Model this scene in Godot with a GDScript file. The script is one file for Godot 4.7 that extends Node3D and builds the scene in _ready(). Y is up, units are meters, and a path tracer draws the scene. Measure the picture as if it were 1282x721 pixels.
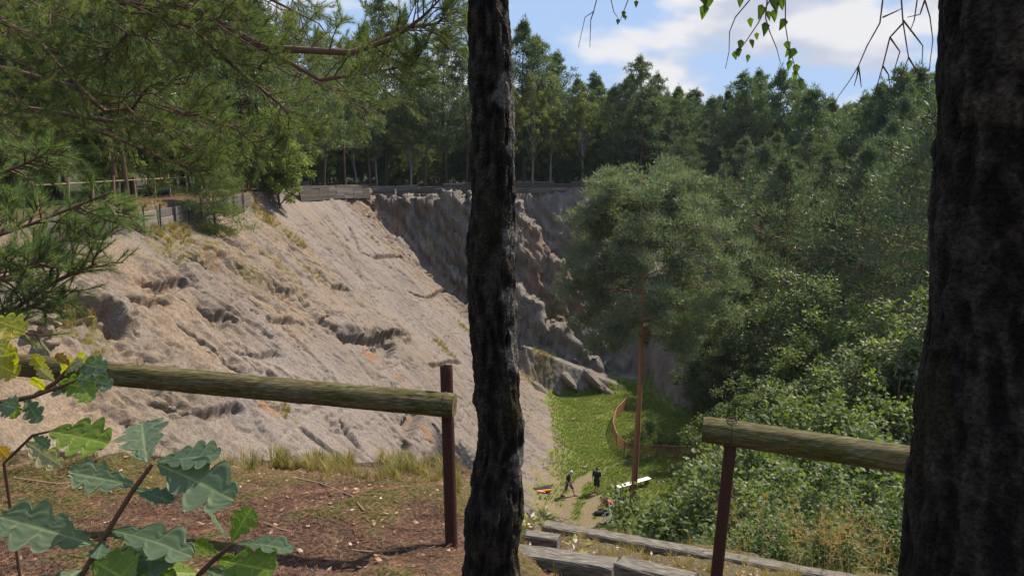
extends Node3D
# A birch-and-pine ledge above an old quarry: rock slab, lawn with people far below, forest round the rim.
# Eye of the camera is the origin; y up, metres.

const F := 950.0            # focal length in pixels of the 1282 x 721 photograph
const PITCH := 0.1668       # camera looks down by 9.56 degrees
const FLOOR := -21.0

var used := {}
var mats := {}
var n_lo: FastNoiseLite
var n_mid: FastNoiseLite
var n_hi: FastNoiseLite
var n_rid: FastNoiseLite
var n_cell: FastNoiseLite
var n_plate: FastNoiseLite

func _ready():
	setup_camera_and_light()
	make_noises()
	make_materials()
	build_terrain()
	build_walls()
	build_forest()
	build_valley_trees()
	build_left_pines()
	build_near_trunks()
	build_guard_rails()
	build_steps()
	build_quarry_floor_things()
	build_ledge_plants()
	build_oak_saplings()
	build_birch_twigs()

# ------------------------------------------------------------------ camera, sky, sun
func setup_camera_and_light():
	var cam := Camera3D.new()
	cam.name = "camera"
	cam.fov = rad_to_deg(2.0 * atan(360.5 / F))
	cam.near = 0.05
	cam.far = 4000.0
	cam.rotation.x = -PITCH
	add_child(cam)
	cam.current = true
	var env := Environment.new()
	env.background_mode = Environment.BG_SKY
	env.sky = Sky.new()
	var pan := PanoramaSkyMaterial.new()
	pan.panorama = sky_picture()
	env.sky.sky_material = pan
	env.tonemap_mode = Environment.TONE_MAPPER_LINEAR
	env.tonemap_exposure = 1.62
	env.fog_enabled = true
	env.fog_density = 0.00013
	env.fog_light_color = Color(0.80, 0.88, 0.97)
	env.sdfgi_enabled = true
	env.ssao_enabled = true
	env.ssil_enabled = true
	var we := WorldEnvironment.new()
	we.name = "world_environment"
	we.environment = env
	add_child(we)
	var sun := DirectionalLight3D.new()
	sun.name = "sun"
	sun.light_energy = 1.6
	sun.light_color = Color(1.0, 0.95, 0.87)
	sun.light_angular_distance = 0.5
	sun.shadow_enabled = true
	add_child(sun)
	sun.look_at_from_position(Vector3.ZERO, Vector3(-0.50, -0.78, 0.39), Vector3.UP)

func sky_picture() -> ImageTexture:
	var w := 2048
	var h := 1024
	var img := Image.create(w, h, false, Image.FORMAT_RGBF)
	var fb := FastNoiseLite.new()
	fb.seed = 41
	fb.noise_type = FastNoiseLite.TYPE_SIMPLEX_SMOOTH
	fb.frequency = 1.0
	fb.fractal_octaves = 6
	fb.fractal_gain = 0.52
	var low := Color(0.32, 0.425, 0.58)
	var top := Color(0.17, 0.29, 0.55)
	img.fill(Color(0.16, 0.17, 0.13))
	for j in range(0, 516):
		var el: float = PI * (0.5 - (j + 0.5) / h)
		var ce := cos(el)
		var se := sin(el)
		var base := low.lerp(top, clampf(pow(maxf(se, 0.0), 0.6), 0.0, 1.0))
		for i in w:
			var az: float = TAU * ((i + 0.5) / w - 0.5)
			var d := Vector3(sin(az) * ce, se, -cos(az) * ce)
			var q := Vector3(d.x * 3.0, d.y * 8.0, d.z * 3.0)
			var n := fb.get_noise_3d(q.x, q.y, q.z + 3.7)
			var cov := smoothstep(-0.12, 0.14, n)
			var c := base
			if cov > 0.0:
				var up := fb.get_noise_3d(q.x + 0.10, q.y + 0.22, q.z + 3.64)
				var lit := clampf(0.52 + (n - up) * 3.8, 0.0, 1.0)
				var cc := Color(0.37, 0.39, 0.455).lerp(Color(0.555, 0.545, 0.545), lit)
				c = base.lerp(cc, cov * 0.94)
			img.set_pixel(i, j, c)
	return ImageTexture.create_from_image(img)

# ------------------------------------------------------------------ pixels of the photograph as rays in the place
func ray(px: float, py: float) -> Vector3:
	var d := Vector3((px - 641.0) / F, -(py - 360.5) / F, -1.0)
	return Basis(Vector3.RIGHT, -PITCH) * d

func at(px: float, py: float, depth: float) -> Vector3:
	return ray(px, py) * depth

func hit(px: float, py: float, t0 := 8.0, t1 := 160.0) -> Vector3:
	var d := ray(px, py)
	var t := t0
	while t < t1:
		var p := d * t
		if p.y < H(p.x, p.z):
			var a := t - 0.5
			var b := t
			for k in 12:
				var m := (a + b) * 0.5
				var pm := d * m
				if pm.y < H(pm.x, pm.z):
					b = m
				else:
					a = m
			return d * b
		t += 0.5
	return d * t1

# ------------------------------------------------------------------ helpers: nodes
func numbered(called: String) -> String:
	if not used.has(called):
		used[called] = 0
		return called
	used[called] += 1
	return "%s_%03d" % [called, used[called]]

func thing(called: String, label: String, category: String, where := Vector3.ZERO, group := "") -> Node3D:
	var o := Node3D.new()
	o.name = numbered(called)
	add_child(o)
	o.position = where
	tag(o, label, category, group)
	return o

func tag(o: Node, label: String, category := "", group := "", kind := ""):
	o.set_meta("label", label)
	if category:
		o.set_meta("category", category)
	if group:
		o.set_meta("group", group)
	if kind:
		o.set_meta("kind", kind)

func part(called: String, mesh: Mesh, mat: Material, parent: Node = null) -> MeshInstance3D:
	var o := MeshInstance3D.new()
	if parent == null:
		o.name = numbered(called)
		add_child(o)
	else:
		o.name = called
		parent.add_child(o, true)
	o.mesh = mesh
	o.material_override = mat
	return o

func structure(called: String, mesh: Mesh, mat: Material, label: String) -> MeshInstance3D:
	var o := part(called, mesh, mat)
	tag(o, label, called.replace("_", " "), "", "structure")
	return o

func scatter(called: String, mesh: Mesh, mat: Material, xf: Array, cols: Array, parent: Node = null) -> MultiMeshInstance3D:
	var mm := MultiMesh.new()
	mm.transform_format = MultiMesh.TRANSFORM_3D
	mm.use_colors = cols.size() > 0
	mm.mesh = mesh
	mm.instance_count = xf.size()
	for i in xf.size():
		mm.set_instance_transform(i, xf[i])
		if cols.size() > 0:
			mm.set_instance_color(i, cols[i])
	var o := MultiMeshInstance3D.new()
	o.multimesh = mm
	o.material_override = mat
	if parent == null:
		o.name = numbered(called)
		add_child(o)
	else:
		o.name = called
		parent.add_child(o, true)
	o.set_meta("kind", "stuff")
	return o

func copy_of(o: Node3D) -> Node3D:
	var c: Node3D = o.duplicate()
	var stem: String = o.name
	if stem.length() > 4 and stem[stem.length() - 4] == "_" and stem.right(3).is_valid_int():
		stem = stem.left(stem.length() - 4)
	c.name = numbered(stem)
	add_child(c)
	return c

# ------------------------------------------------------------------ helpers: geometry
class Geo:
	var v := PackedVector3Array()
	var n := PackedVector3Array()
	var c := PackedColorArray()
	var i := PackedInt32Array()

	func mesh() -> ArrayMesh:
		var a := []
		a.resize(Mesh.ARRAY_MAX)
		a[Mesh.ARRAY_VERTEX] = v
		if n.size() == v.size():
			a[Mesh.ARRAY_NORMAL] = n
		if c.size() == v.size():
			a[Mesh.ARRAY_COLOR] = c
		if i.size() > 0:
			a[Mesh.ARRAY_INDEX] = i
		var m := ArrayMesh.new()
		m.add_surface_from_arrays(Mesh.PRIMITIVE_TRIANGLES, a)
		return m

	func smooth_normals():
		n = PackedVector3Array()
		n.resize(v.size())
		for k in range(0, i.size(), 3):
			var a := i[k]
			var b := i[k + 1]
			var d := i[k + 2]
			var f := (v[d] - v[a]).cross(v[b] - v[a])
			n[a] += f
			n[b] += f
			n[d] += f
		for k in n.size():
			n[k] = n[k].normalized()

	func tri(a: Vector3, b: Vector3, d: Vector3, col: Color):
		var f := (d - a).cross(b - a).normalized()
		v.push_back(a)
		v.push_back(b)
		v.push_back(d)
		n.push_back(f)
		n.push_back(f)
		n.push_back(f)
		c.push_back(col)
		c.push_back(col)
		c.push_back(col)

	# a leaf: a diamond of two triangles folded a little along its rib
	func leaf(p: Vector3, along: Vector3, side: Vector3, l: float, w: float, col: Color):
		var tip := p + along * l
		var m := p + along * (l * 0.45)
		var up := along.cross(side) * (w * 0.22)
		tri(p, m + side * w + up, tip, col)
		tri(p, tip, m - side * w + up, col)

	# a tapered tube through points
	func tube(pts: Array, rad: Array, sides: int, col: Color, col2 := Color(-1, 0, 0)):
		var first := v.size()
		var ref := Vector3(0.31, 0.2, 0.93)
		if col2.r < 0.0:
			col2 = col
		for k in pts.size():
			var p: Vector3 = pts[k]
			var t: Vector3
			if k == 0:
				t = pts[1] - pts[0]
			elif k == pts.size() - 1:
				t = pts[k] - pts[k - 1]
			else:
				t = pts[k + 1] - pts[k - 1]
			t = t.normalized()
			var s := t.cross(ref)
			if s.length() < 0.1:
				s = t.cross(Vector3.RIGHT)
			s = s.normalized()
			var u := s.cross(t)
			var r: float = rad[k]
			var cc := col.lerp(col2, float(k) / (pts.size() - 1))
			for j in sides:
				var a := TAU * j / sides
				var o := s * cos(a) + u * sin(a)
				v.push_back(p + o * r)
				n.push_back(o)
				c.push_back(cc)
		for k in pts.size() - 1:
			for j in sides:
				var a := first + k * sides + j
				var b := first + k * sides + (j + 1) % sides
				i.push_back(a)
				i.push_back(b)
				i.push_back(a + sides)
				i.push_back(b)
				i.push_back(b + sides)
				i.push_back(a + sides)
		# caps
		for e in [0, pts.size() - 1]:
			var m := v.size()
			v.push_back(pts[e])
			var d: Vector3 = (pts[1] - pts[0]) if e == 0 else (pts[e - 1] - pts[e])
			n.push_back(-d.normalized())
			c.push_back(col if e == 0 else col2)
			for j in sides:
				var a: int = first + e * sides + j
				var b: int = first + e * sides + (j + 1) % sides
				if e == 0:
					i.append_array(PackedInt32Array([m, b, a]))
				else:
					i.append_array(PackedInt32Array([m, a, b]))

# box with chamfered long edges, centred, along x
func beam_mesh(l: float, h: float, d: float, ch: float, wob: float, sd: int) -> ArrayMesh:
	var g := Geo.new()
	var rng := RandomNumberGenerator.new()
	rng.seed = sd
	var nz := FastNoiseLite.new()
	nz.seed = sd
	nz.frequency = 1.0
	var segs := maxi(1, int(l / 0.09)) if wob > 0.0 else 1
	segs = mini(segs, 60)
	var prof := [Vector2(-h / 2, -d / 2 + ch), Vector2(-h / 2, 0), Vector2(-h / 2, d / 2 - ch), Vector2(-h / 2 + ch, d / 2), Vector2(0, d / 2), Vector2(h / 2 - ch, d / 2), Vector2(h / 2, d / 2 - ch), Vector2(h / 2, 0), Vector2(h / 2, -d / 2 + ch), Vector2(h / 2 - ch, -d / 2), Vector2(0, -d / 2), Vector2(-h / 2 + ch, -d / 2)]
	var m := prof.size()
	var rings: Array = []
	for s in segs + 1:
		var x := -l / 2 + l * s / segs
		var ring := []
		for k in m:
			var p: Vector2 = prof[k]
			var o := 1.0 + wob * nz.get_noise_3d(x * 3.0, p.x * 14.0, p.y * 14.0)
			ring.append(Vector3(x + (wob * 0.05 * nz.get_noise_2d(k * 3.1, s * 9.0) if s == 0 or s == segs else 0.0), p.x * o, p.y * o))
		rings.append(ring)
	var w := Color(1, 1, 1)
	for s in segs:
		for k in m:
			var a: Vector3 = rings[s][k]
			var b: Vector3 = rings[s][(k + 1) % m]
			var c2: Vector3 = rings[s + 1][k]
			var d2: Vector3 = rings[s + 1][(k + 1) % m]
			g.tri(a, b, c2, w)
			g.tri(b, d2, c2, w)
	for e in [0, segs]:
		for k in range(1, m - 1):
			if e == 0:
				g.tri(rings[e][0], rings[e][k + 1], rings[e][k], w)
			else:
				g.tri(rings[e][0], rings[e][k], rings[e][k + 1], w)
	return g.mesh()

func basis_from(along: Vector3, up: Vector3) -> Basis:
	var x := along.normalized()
	var z := x.cross(up).normalized()
	return Basis(x, z.cross(x), z)

# body of rounded bones (a, b, radius a, radius b) as one skin: summed fields meshed as surface nets
func skin(bones: Array, cell: float, k: float, g: Geo, col: Color):
	var lo := Vector3(1e9, 1e9, 1e9)
	var hi := -lo
	for b in bones:
		var r: float = maxf(b[2], b[3]) + cell * 3.0
		lo = lo.min(b[0] - Vector3(r, r, r)).min(b[1] - Vector3(r, r, r))
		hi = hi.max(b[0] + Vector3(r, r, r)).max(b[1] + Vector3(r, r, r))
	var nx := int((hi.x - lo.x) / cell) + 2
	var ny := int((hi.y - lo.y) / cell) + 2
	var nz := int((hi.z - lo.z) / cell) + 2
	var f := PackedFloat32Array()
	f.resize(nx * ny * nz)
	var reach := cell * 3.0
	for b in bones:
		var a0: Vector3 = b[0]
		var b0: Vector3 = b[1]
		var ra: float = b[2]
		var rb: float = b[3]
		var r := maxf(ra, rb) + reach
		var l := ((a0.min(b0) - Vector3(r, r, r) - lo) / cell).floor()
		var u := ((a0.max(b0) + Vector3(r, r, r) - lo) / cell).ceil()
		var ab := b0 - a0
		var inv := 1.0 / maxf(ab.length_squared(), 1e-9)
		for z in range(maxi(0, int(l.z)), mini(nz, int(u.z) + 1)):
			for y in range(maxi(0, int(l.y)), mini(ny, int(u.y) + 1)):
				for x in range(maxi(0, int(l.x)), mini(nx, int(u.x) + 1)):
					var p := lo + Vector3(x, y, z) * cell
					var t := clampf((p - a0).dot(ab) * inv, 0.0, 1.0)
					var d := (p - a0 - ab * t).length() - lerpf(ra, rb, t)
					if d < reach:
						f[(z * ny + y) * nx + x] += exp(-d * k)
	var idx := {}
	var first := g.v.size()
	for z in nz - 1:
		for y in ny - 1:
			for x in nx - 1:
				var o := (z * ny + y) * nx + x
				var s := Vector3.ZERO
				var cnt := 0
				var m := 0
				var vals := [f[o], f[o + 1], f[o + nx], f[o + nx + 1], f[o + nx * ny], f[o + nx * ny + 1], f[o + nx * ny + nx], f[o + nx * ny + nx + 1]]
				for q in 8:
					if vals[q] > 1.0:
						m |= 1 << q
				if m == 0 or m == 255:
					continue
				for e in [[0, 1], [2, 3], [4, 5], [6, 7], [0, 2], [1, 3], [4, 6], [5, 7], [0, 4], [1, 5], [2, 6], [3, 7]]:
					var ia: int = e[0]
					var ib: int = e[1]
					if ((m >> ia) & 1) != ((m >> ib) & 1):
						var da := log(maxf(vals[ia], 1e-6))
						var db := log(maxf(vals[ib], 1e-6))
						var t := clampf(da / (da - db), 0.0, 1.0)
						var pa := Vector3(ia & 1, (ia >> 1) & 1, ia >> 2)
						var pb := Vector3(ib & 1, (ib >> 1) & 1, ib >> 2)
						s += pa.lerp(pb, t)
						cnt += 1
				idx[o] = g.v.size()
				g.v.push_back(lo + (Vector3(x, y, z) + s / cnt) * cell)
				g.n.push_back(Vector3.ZERO)
				g.c.push_back(col)
	var st := [1, nx, nx * ny]
	for o in idx:
		for ax in 3:
			var o2: int = o + st[ax]
			var inside := f[o] > 1.0
			if o2 < f.size() and inside != (f[o2] > 1.0):
				var s1: int = st[(ax + 1) % 3]
				var s2: int = st[(ax + 2) % 3]
				if idx.has(o - s1) and idx.has(o - s2) and idx.has(o - s1 - s2):
					var q := [idx[o], idx[o - s1], idx[o - s1 - s2], idx[o - s2]]
					if inside:
						g.i.append_array(PackedInt32Array([q[0], q[2], q[1], q[0], q[3], q[2]]))
					else:
						g.i.append_array(PackedInt32Array([q[0], q[1], q[2], q[0], q[2], q[3]]))
	for t in range(0, g.i.size(), 3):
		var a := g.i[t]
		if a < first:
			continue
		var b := g.i[t + 1]
		var d := g.i[t + 2]
		var nn := (g.v[d] - g.v[a]).cross(g.v[b] - g.v[a])
		g.n[a] += nn
		g.n[b] += nn
		g.n[d] += nn
	for t in range(first, g.v.size()):
		g.n[t] = g.n[t].normalized()

# ------------------------------------------------------------------ noises and materials
func noise(sd: int, freq: float, oct := 4, ridged := false) -> FastNoiseLite:
	var n := FastNoiseLite.new()
	n.seed = sd
	n.noise_type = FastNoiseLite.TYPE_SIMPLEX_SMOOTH
	n.frequency = freq
	n.fractal_octaves = oct
	n.fractal_type = FastNoiseLite.FRACTAL_RIDGED if ridged else FastNoiseLite.FRACTAL_FBM
	return n

func make_noises():
	n_lo = noise(3, 0.12, 3)
	n_mid = noise(7, 0.55, 4)
	n_hi = noise(11, 2.2, 4)
	n_rid = noise(19, 0.8, 4, true)
	n_cell = noise(23, 0.5, 2)
	n_cell.noise_type = FastNoiseLite.TYPE_CELLULAR
	n_cell.cellular_return_type = FastNoiseLite.RETURN_DISTANCE2_SUB
	n_plate = noise(29, 1.0, 1)
	n_plate.noise_type = FastNoiseLite.TYPE_CELLULAR
	n_plate.cellular_return_type = FastNoiseLite.RETURN_CELL_VALUE
	n_plate.cellular_jitter = 1.0
	n_plate.fractal_type = FastNoiseLite.FRACTAL_NONE

# grey noise picture with values between lo and hi; tint gives coloured mottling
func grain(sd: int, size: int, freq: float, oct: int, lo: float, hi: float, cellular := false) -> ImageTexture:
	var n := noise(sd, freq, oct)
	if cellular:
		n.noise_type = FastNoiseLite.TYPE_CELLULAR
		n.cellular_return_type = FastNoiseLite.RETURN_DISTANCE
	var img := n.get_seamless_image(size, size)
	img.convert(Image.FORMAT_L8)
	var d := img.get_data()
	for k in d.size():
		d[k] = clampi(int(255.0 * lerpf(lo, hi, d[k] / 255.0)), 0, 255)
	img = Image.create_from_data(size, size, false, Image.FORMAT_L8, d)
	img.convert(Image.FORMAT_RGB8)
	return ImageTexture.create_from_image(img)

# relief of broken stone: fine grain, facets and open cracks
func rock_relief() -> ImageTexture:
	var size := 1024
	var a := noise(6, 0.012, 7).get_seamless_image(size, size)
	var fc := noise(61, 0.018, 2)
	fc.noise_type = FastNoiseLite.TYPE_CELLULAR
	fc.cellular_return_type = FastNoiseLite.RETURN_CELL_VALUE
	var b := fc.get_seamless_image(size, size)
	var rn := noise(62, 0.006, 5)
	var c := rn.get_seamless_image(size, size)
	a.convert(Image.FORMAT_L8)
	b.convert(Image.FORMAT_L8)
	c.convert(Image.FORMAT_L8)
	var da := a.get_data()
	var db := b.get_data()
	var dc := c.get_data()
	for k in da.size():
		var crack := maxf(0.0, 1.0 - absf(dc[k] - 128.0) / 7.0)
		da[k] = clampi(int(da[k] * 0.36 + db[k] * 0.32 + 70.0 - crack * 130.0), 0, 255)
	var img := Image.create_from_data(size, size, false, Image.FORMAT_L8, da)
	img.convert(Image.FORMAT_RGB8)
	return ImageTexture.create_from_image(img)

func surface(key: String, rough: float, tex: Texture2D, bump: Texture2D, bump_cm: float, scale: Vector3, world := true) -> StandardMaterial3D:
	var m := StandardMaterial3D.new()
	m.vertex_color_use_as_albedo = true
	m.roughness = rough
	m.metallic_specular = 0.3
	if tex:
		m.albedo_texture = tex
		m.uv1_triplanar = true
		m.uv1_world_triplanar = world
		m.uv1_scale = scale
		if bump:
			m.heightmap_enabled = true
			m.heightmap_texture = bump
			m.heightmap_scale = bump_cm
	mats[key] = m
	return m

func lin(r: float, g: float, b: float) -> Color:
	return Color(r, g, b).linear_to_srgb()

func make_materials():
	var g_rock := grain(5, 1024, 0.02, 7, 0.62, 1.06)
	var b_rock := rock_relief()
	surface("rock", 0.9, g_rock, b_rock, 4.0, Vector3(0.36, 0.45, 0.45))
	var g_soil := grain(8, 1024, 0.03, 6, 0.45, 1.0)
	var b_soil := grain(9, 1024, 0.03, 6, 0.0, 1.0)
	surface("soil", 0.95, g_soil, b_soil, 2.5, Vector3(0.9, 0.9, 0.9))
	surface("lawn", 0.95, g_soil, b_soil, 6.0, Vector3(0.35, 0.35, 0.35))
	surface("far_ground", 0.95, g_soil, null, 0.0, Vector3(0.2, 0.2, 0.2))
	var g_bark := grain(12, 512, 0.03, 6, 0.4, 1.0)
	var b_bark := grain(13, 512, 0.03, 6, 0.0, 1.0)
	surface("bark", 0.9, g_bark, b_bark, 1.2, Vector3(5.0, 3.5, 5.0))
	surface("log", 0.85, g_bark, b_bark, 0.35, Vector3(0.7, 7.0, 7.0), false)
	surface("far_bark", 0.9, null, null, 0.0, Vector3.ONE)
	var wood := surface("grey_wood", 0.85, g_bark, b_bark, 0.6, Vector3(0.5, 6.0, 6.0), false)
	wood.vertex_color_use_as_albedo = false
	wood.albedo_color = lin(0.33, 0.30, 0.26)
	var pale := wood.duplicate()
	pale.albedo_color = lin(0.42, 0.385, 0.35)
	mats["plank_pale"] = pale
	var grey := wood.duplicate()
	grey.albedo_color = lin(0.24, 0.22, 0.21)
	mats["plank_grey"] = grey
	var dark := wood.duplicate()
	dark.albedo_color = lin(0.15, 0.135, 0.12)
	mats["plank_dark"] = dark
	var rust := surface("rust", 0.75, grain(15, 256, 0.05, 5, 0.55, 1.0), b_bark, 0.15, Vector3(5, 5, 5), false)
	rust.vertex_color_use_as_albedo = false
	rust.albedo_color = lin(0.085, 0.036, 0.026)
	plain("dark_metal", Color(0.03, 0.028, 0.028), 0.6)
	plain("post_wood", Color(0.24, 0.17, 0.11), 0.85)
	plain("white_paint", Color(0.80, 0.79, 0.76), 0.5)
	plain("lattice_wood", Color(0.24, 0.115, 0.055), 0.8)
	plain("navy_cloth", Color(0.012, 0.014, 0.022), 0.9)
	plain("black_cloth", Color(0.018, 0.018, 0.022), 0.9)
	plain("grey_cloth", Color(0.055, 0.058, 0.07), 0.9)
	plain("red_cloth", Color(0.46, 0.045, 0.025), 0.85)
	plain("orange_cloth", Color(0.62, 0.20, 0.02), 0.8)
	plain("helmet", Color(0.36, 0.46, 0.55), 0.45)
	plain("hair", Color(0.05, 0.03, 0.02), 0.8)
	plain("grey_hair", Color(0.08, 0.075, 0.07), 0.8)
	plain("skin", Color(0.48, 0.27, 0.19), 0.6)
	plain("shoe", Color(0.03, 0.03, 0.032), 0.7)
	plain("eye", Color(0.02, 0.015, 0.012), 0.3)
	plain("stone_pale", Color(0.38, 0.34, 0.29), 0.9)
	foliage("needles", 0.50, Color(0.75, 0.92, 0.45), 0.0)
	foliage("near_needles", 0.42, Color(0.85, 0.98, 0.40), 0.0)
	foliage("leaves", 0.5, Color(0.88, 0.98, 0.30), 0.0)
	foliage("oak_leaf", 0.52, Color(0.75, 0.95, 0.18), 0.0)
	foliage("grass", 0.6, Color(0.8, 0.8, 0.4), 0.0)
	foliage("litter", 0.85, Color(0.2, 0.15, 0.1), 0.0)

func plain(key: String, c: Color, rough: float):
	var m := StandardMaterial3D.new()
	m.albedo_color = c.linear_to_srgb()
	m.roughness = rough
	mats[key] = m

func foliage(key: String, rough: float, back: Color, _x: float):
	var m := StandardMaterial3D.new()
	m.vertex_color_use_as_albedo = true
	m.roughness = rough
	m.metallic_specular = 0.4
	m.backlight_enabled = true
	m.backlight = back.linear_to_srgb()
	m.cull_mode = BaseMaterial3D.CULL_DISABLED
	mats[key] = m

# ------------------------------------------------------------------ the lie of the land
func smax(a: float, b: float, k: float) -> float:
	var h := clampf(0.5 + 0.5 * (a - b) / k, 0.0, 1.0)
	return lerpf(b, a, h) + k * h * (1.0 - h)

func smin(a: float, b: float, k: float) -> float:
	return -smax(-a, -b, k)

func ledge_edge(x: float) -> float:
	var l := -6.25 + 0.22 * sin(x * 1.3) + 0.06 * x
	var r := -7.12 + 0.36 * x
	var far_right := -6.1
	var e := lerpf(l, r, smoothstep(-0.5, 0.25, x))
	return lerpf(e, far_right, smoothstep(2.3, 3.2, x))

func ledge_height(x: float, z: float) -> float:
	var d := maxf(-z, 0.0)
	var l := -1.65 - 0.138 * d - 0.04 * minf(x, 0.0) - 0.16 * maxf(d - 5.0, 0.0)
	var r := -1.65 - 0.12 * d - 0.25 * maxf(d - 2.5, 0.0) - 0.14 * maxf(x - 0.8, 0.0) * smoothstep(2.5, 4.5, d)
	l = maxf(l, -3.2)
	return lerpf(l, r, smoothstep(-0.45, 0.35, x))

func H(x: float, z: float) -> float:
	var h := FLOOR + 0.10 * clampf(-66.0 - z, 0.0, 20.0)
	# slab of rock dipping to the right, its rim on the left
	var slab := smin(-2.5 - 0.97 * (x + 16.0), -2.5, 0.5)
	slab -= 1.9 * smoothstep(-7.0, 2.0, x) * smoothstep(-53.0, -45.0, z)
	h = smax(h, slab, 2.2)
	if x < -15.8 and z < -18.0 and z > -60.0:
		h += 0.55 * smoothstep(-15.8, -16.1, x) * smoothstep(-18.0, -22.0, z) * smoothstep(-60.0, -52.0, z)
	# wall at the back, below the far rim
	var zb := -82.0 - maxf(x - 8.0, 0.0) * 0.9
	var steep := lerpf(lerpf(1.5, 2.2, smoothstep(-6.0, 1.0, x)), 0.65, smoothstep(7.0, 15.0, x))
	var back := -3.0 - steep * maxf(z - zb, 0.0)
	h = smax(h, back, 0.8)
	if z < -64.0 and z > -90.0 and x > -22.0 and x < 16.0:
		var jag := n_mid.get_noise_2d(x * 1.1, 5.0) * 1.1
		var c1 := jag + minf(-4.7 - (x - 0.7) * 1.37, -3.6) - 3.2 * maxf(z + 75.0, 0.0)
		h = smax(h, c1, 0.25)
		var c2 := jag + minf(-11.8 - (x - 0.3) * 0.9, -11.8 + (x + 1.2) * 2.5) - 3.2 * maxf(z + 70.0, 0.0)
		h = smax(h, c2, 0.25)
		var c3 := -15.4 - (x - 6.5) * 0.7 - maxf(6.0 - x, 0.0) * 2.0 - 3.0 * maxf(z + 72.0, 0.0)
		h = smax(h, c3, 0.3)
		var c4 := -17.6 - (x - 3.0) * 0.42 - maxf(1.0 - x, 0.0) * 1.5 - 1.6 * maxf(z + 67.5, 0.0)
		h = smax(h, c4, 0.5)
	# wooded slope on the right
	h = smax(h, minf(-3.0, FLOOR + 0.48 * (x - 19.0)), 1.5)
	# ledge the camera stands on
	var e := ledge_edge(x)
	var l: float
	if z > e:
		l = ledge_height(x, z)
	else:
		var s := lerpf(1.1, 0.78, smoothstep(-2.0, 6.0, x))
		var d := e - z
		l = ledge_height(x, e) - s * d * smoothstep(0.0, 0.5, d)
	return maxf(h, l)

func grid_mesh(xs: PackedFloat32Array, zs: PackedFloat32Array, ys: PackedFloat32Array) -> PackedVector3Array:
	var p := PackedVector3Array()
	p.resize(xs.size() * zs.size())
	for j in zs.size():
		for i in xs.size():
			p[j * xs.size() + i] = Vector3(xs[i], ys[j * xs.size() + i], zs[j])
	return p

func lines(list: Array) -> PackedFloat32Array:
	# [from, to, step], ...
	var out := PackedFloat32Array()
	for a in list:
		var n := int(round((float(a[1]) - float(a[0])) / float(a[2])))
		for k in n:
			out.push_back(float(a[0]) + (float(a[1]) - float(a[0])) * float(k) / float(n))
	out.push_back(float(list[-1][1]))
	return out

var moss_spots: Array = []
var RX0 := -20.0
var RX1 := 24.0
var RZ0 := -88.0
var RZ1 := -12.0

func build_terrain():
	build_far_ground()
	build_quarry()
	build_ledge()

func build_far_ground():
	var xs := lines([[-1600, -160, 120], [-160, -60, 10], [-60, -20, 2.0], [-20, 24, 1.0], [24, 80, 2.0], [80, 160, 10], [160, 1600, 120]])
	var zs := lines([[-1800, -220, 160], [-220, -120, 10], [-120, -88, 2.0], [-88, -12, 1.0], [-12, 12, 0.5], [12, 60, 4], [60, 400, 40]])
	var g := Geo.new()
	for z in zs:
		for x in xs:
			var y := H(x, z) + n_lo.get_noise_2d(x, z) * 0.35 - 0.25
			g.v.push_back(Vector3(x, y, z))
			var k := n_mid.get_noise_2d(x, z) * 0.5 + 0.5
			g.c.push_back(Color(0.075, 0.06, 0.032).lerp(Color(0.05, 0.075, 0.025), k))
	var nx := xs.size()
	for j in zs.size() - 1:
		for i in nx - 1:
			if xs[i] > RX0 and xs[i + 1] < RX1 and zs[j] > RZ0 and zs[j + 1] < RZ1:
				continue
			if xs[i] > -8.5 and xs[i + 1] < 5.5 and zs[j] > -8.5 and zs[j + 1] < 1.5:
				continue
			var a := j * nx + i
			g.i.append_array(PackedInt32Array([a, a + 1, a + nx, a + 1, a + nx + 1, a + nx]))
	g.smooth_normals()
	structure("ground", g.mesh(), mats["far_ground"], "brown forest floor running back under the trees round the quarry")

func stamp(list: Array, xs: PackedFloat32Array, zs: PackedFloat32Array, arr: PackedFloat32Array, amount: float, width: float):
	# lowers (or raises) the displacement along a polyline given in pixels of the photograph, laid on the slab
	var pts: Array = []
	for p in list:
		pts.append(hit(p[0], p[1], 14.0))
	var nx := xs.size()
	for s in pts.size() - 1:
		var a := Vector2(pts[s].x, pts[s].z)
		var b := Vector2(pts[s + 1].x, pts[s + 1].z)
		var r := width * 2.5
		var i0 := maxi(0, xs.bsearch(minf(a.x, b.x) - r))
		var i1 := mini(nx - 1, xs.bsearch(maxf(a.x, b.x) + r))
		var j0 := maxi(0, zs.bsearch(minf(a.y, b.y) - r))
		var j1 := mini(zs.size() - 1, zs.bsearch(maxf(a.y, b.y) + r))
		for j in range(j0, j1 + 1):
			for i in range(i0, i1 + 1):
				var p := Vector2(xs[i], zs[j])
				var jig := Vector2(n_hi.get_noise_2d(p.x, p.y), n_hi.get_noise_2d(p.y + 40.0, p.x)) * width * 0.5
				var q := Geometry2D.get_closest_point_to_segment(p + jig, a, b)
				var d := q.distance_to(p + jig) / width
				var k := amount * (1.0 - smoothstep(0.5, 1.4, d))
				if absf(k) > absf(arr[j * nx + i]):
					arr[j * nx + i] = k

func patch_weights(list: Array) -> Array:
	var out := []
	for p in list:
		var c := hit(p[0], p[1], 14.0)
		out.append([Vector2(c.x, c.z), p[2], p[3]])
	return out

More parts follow.
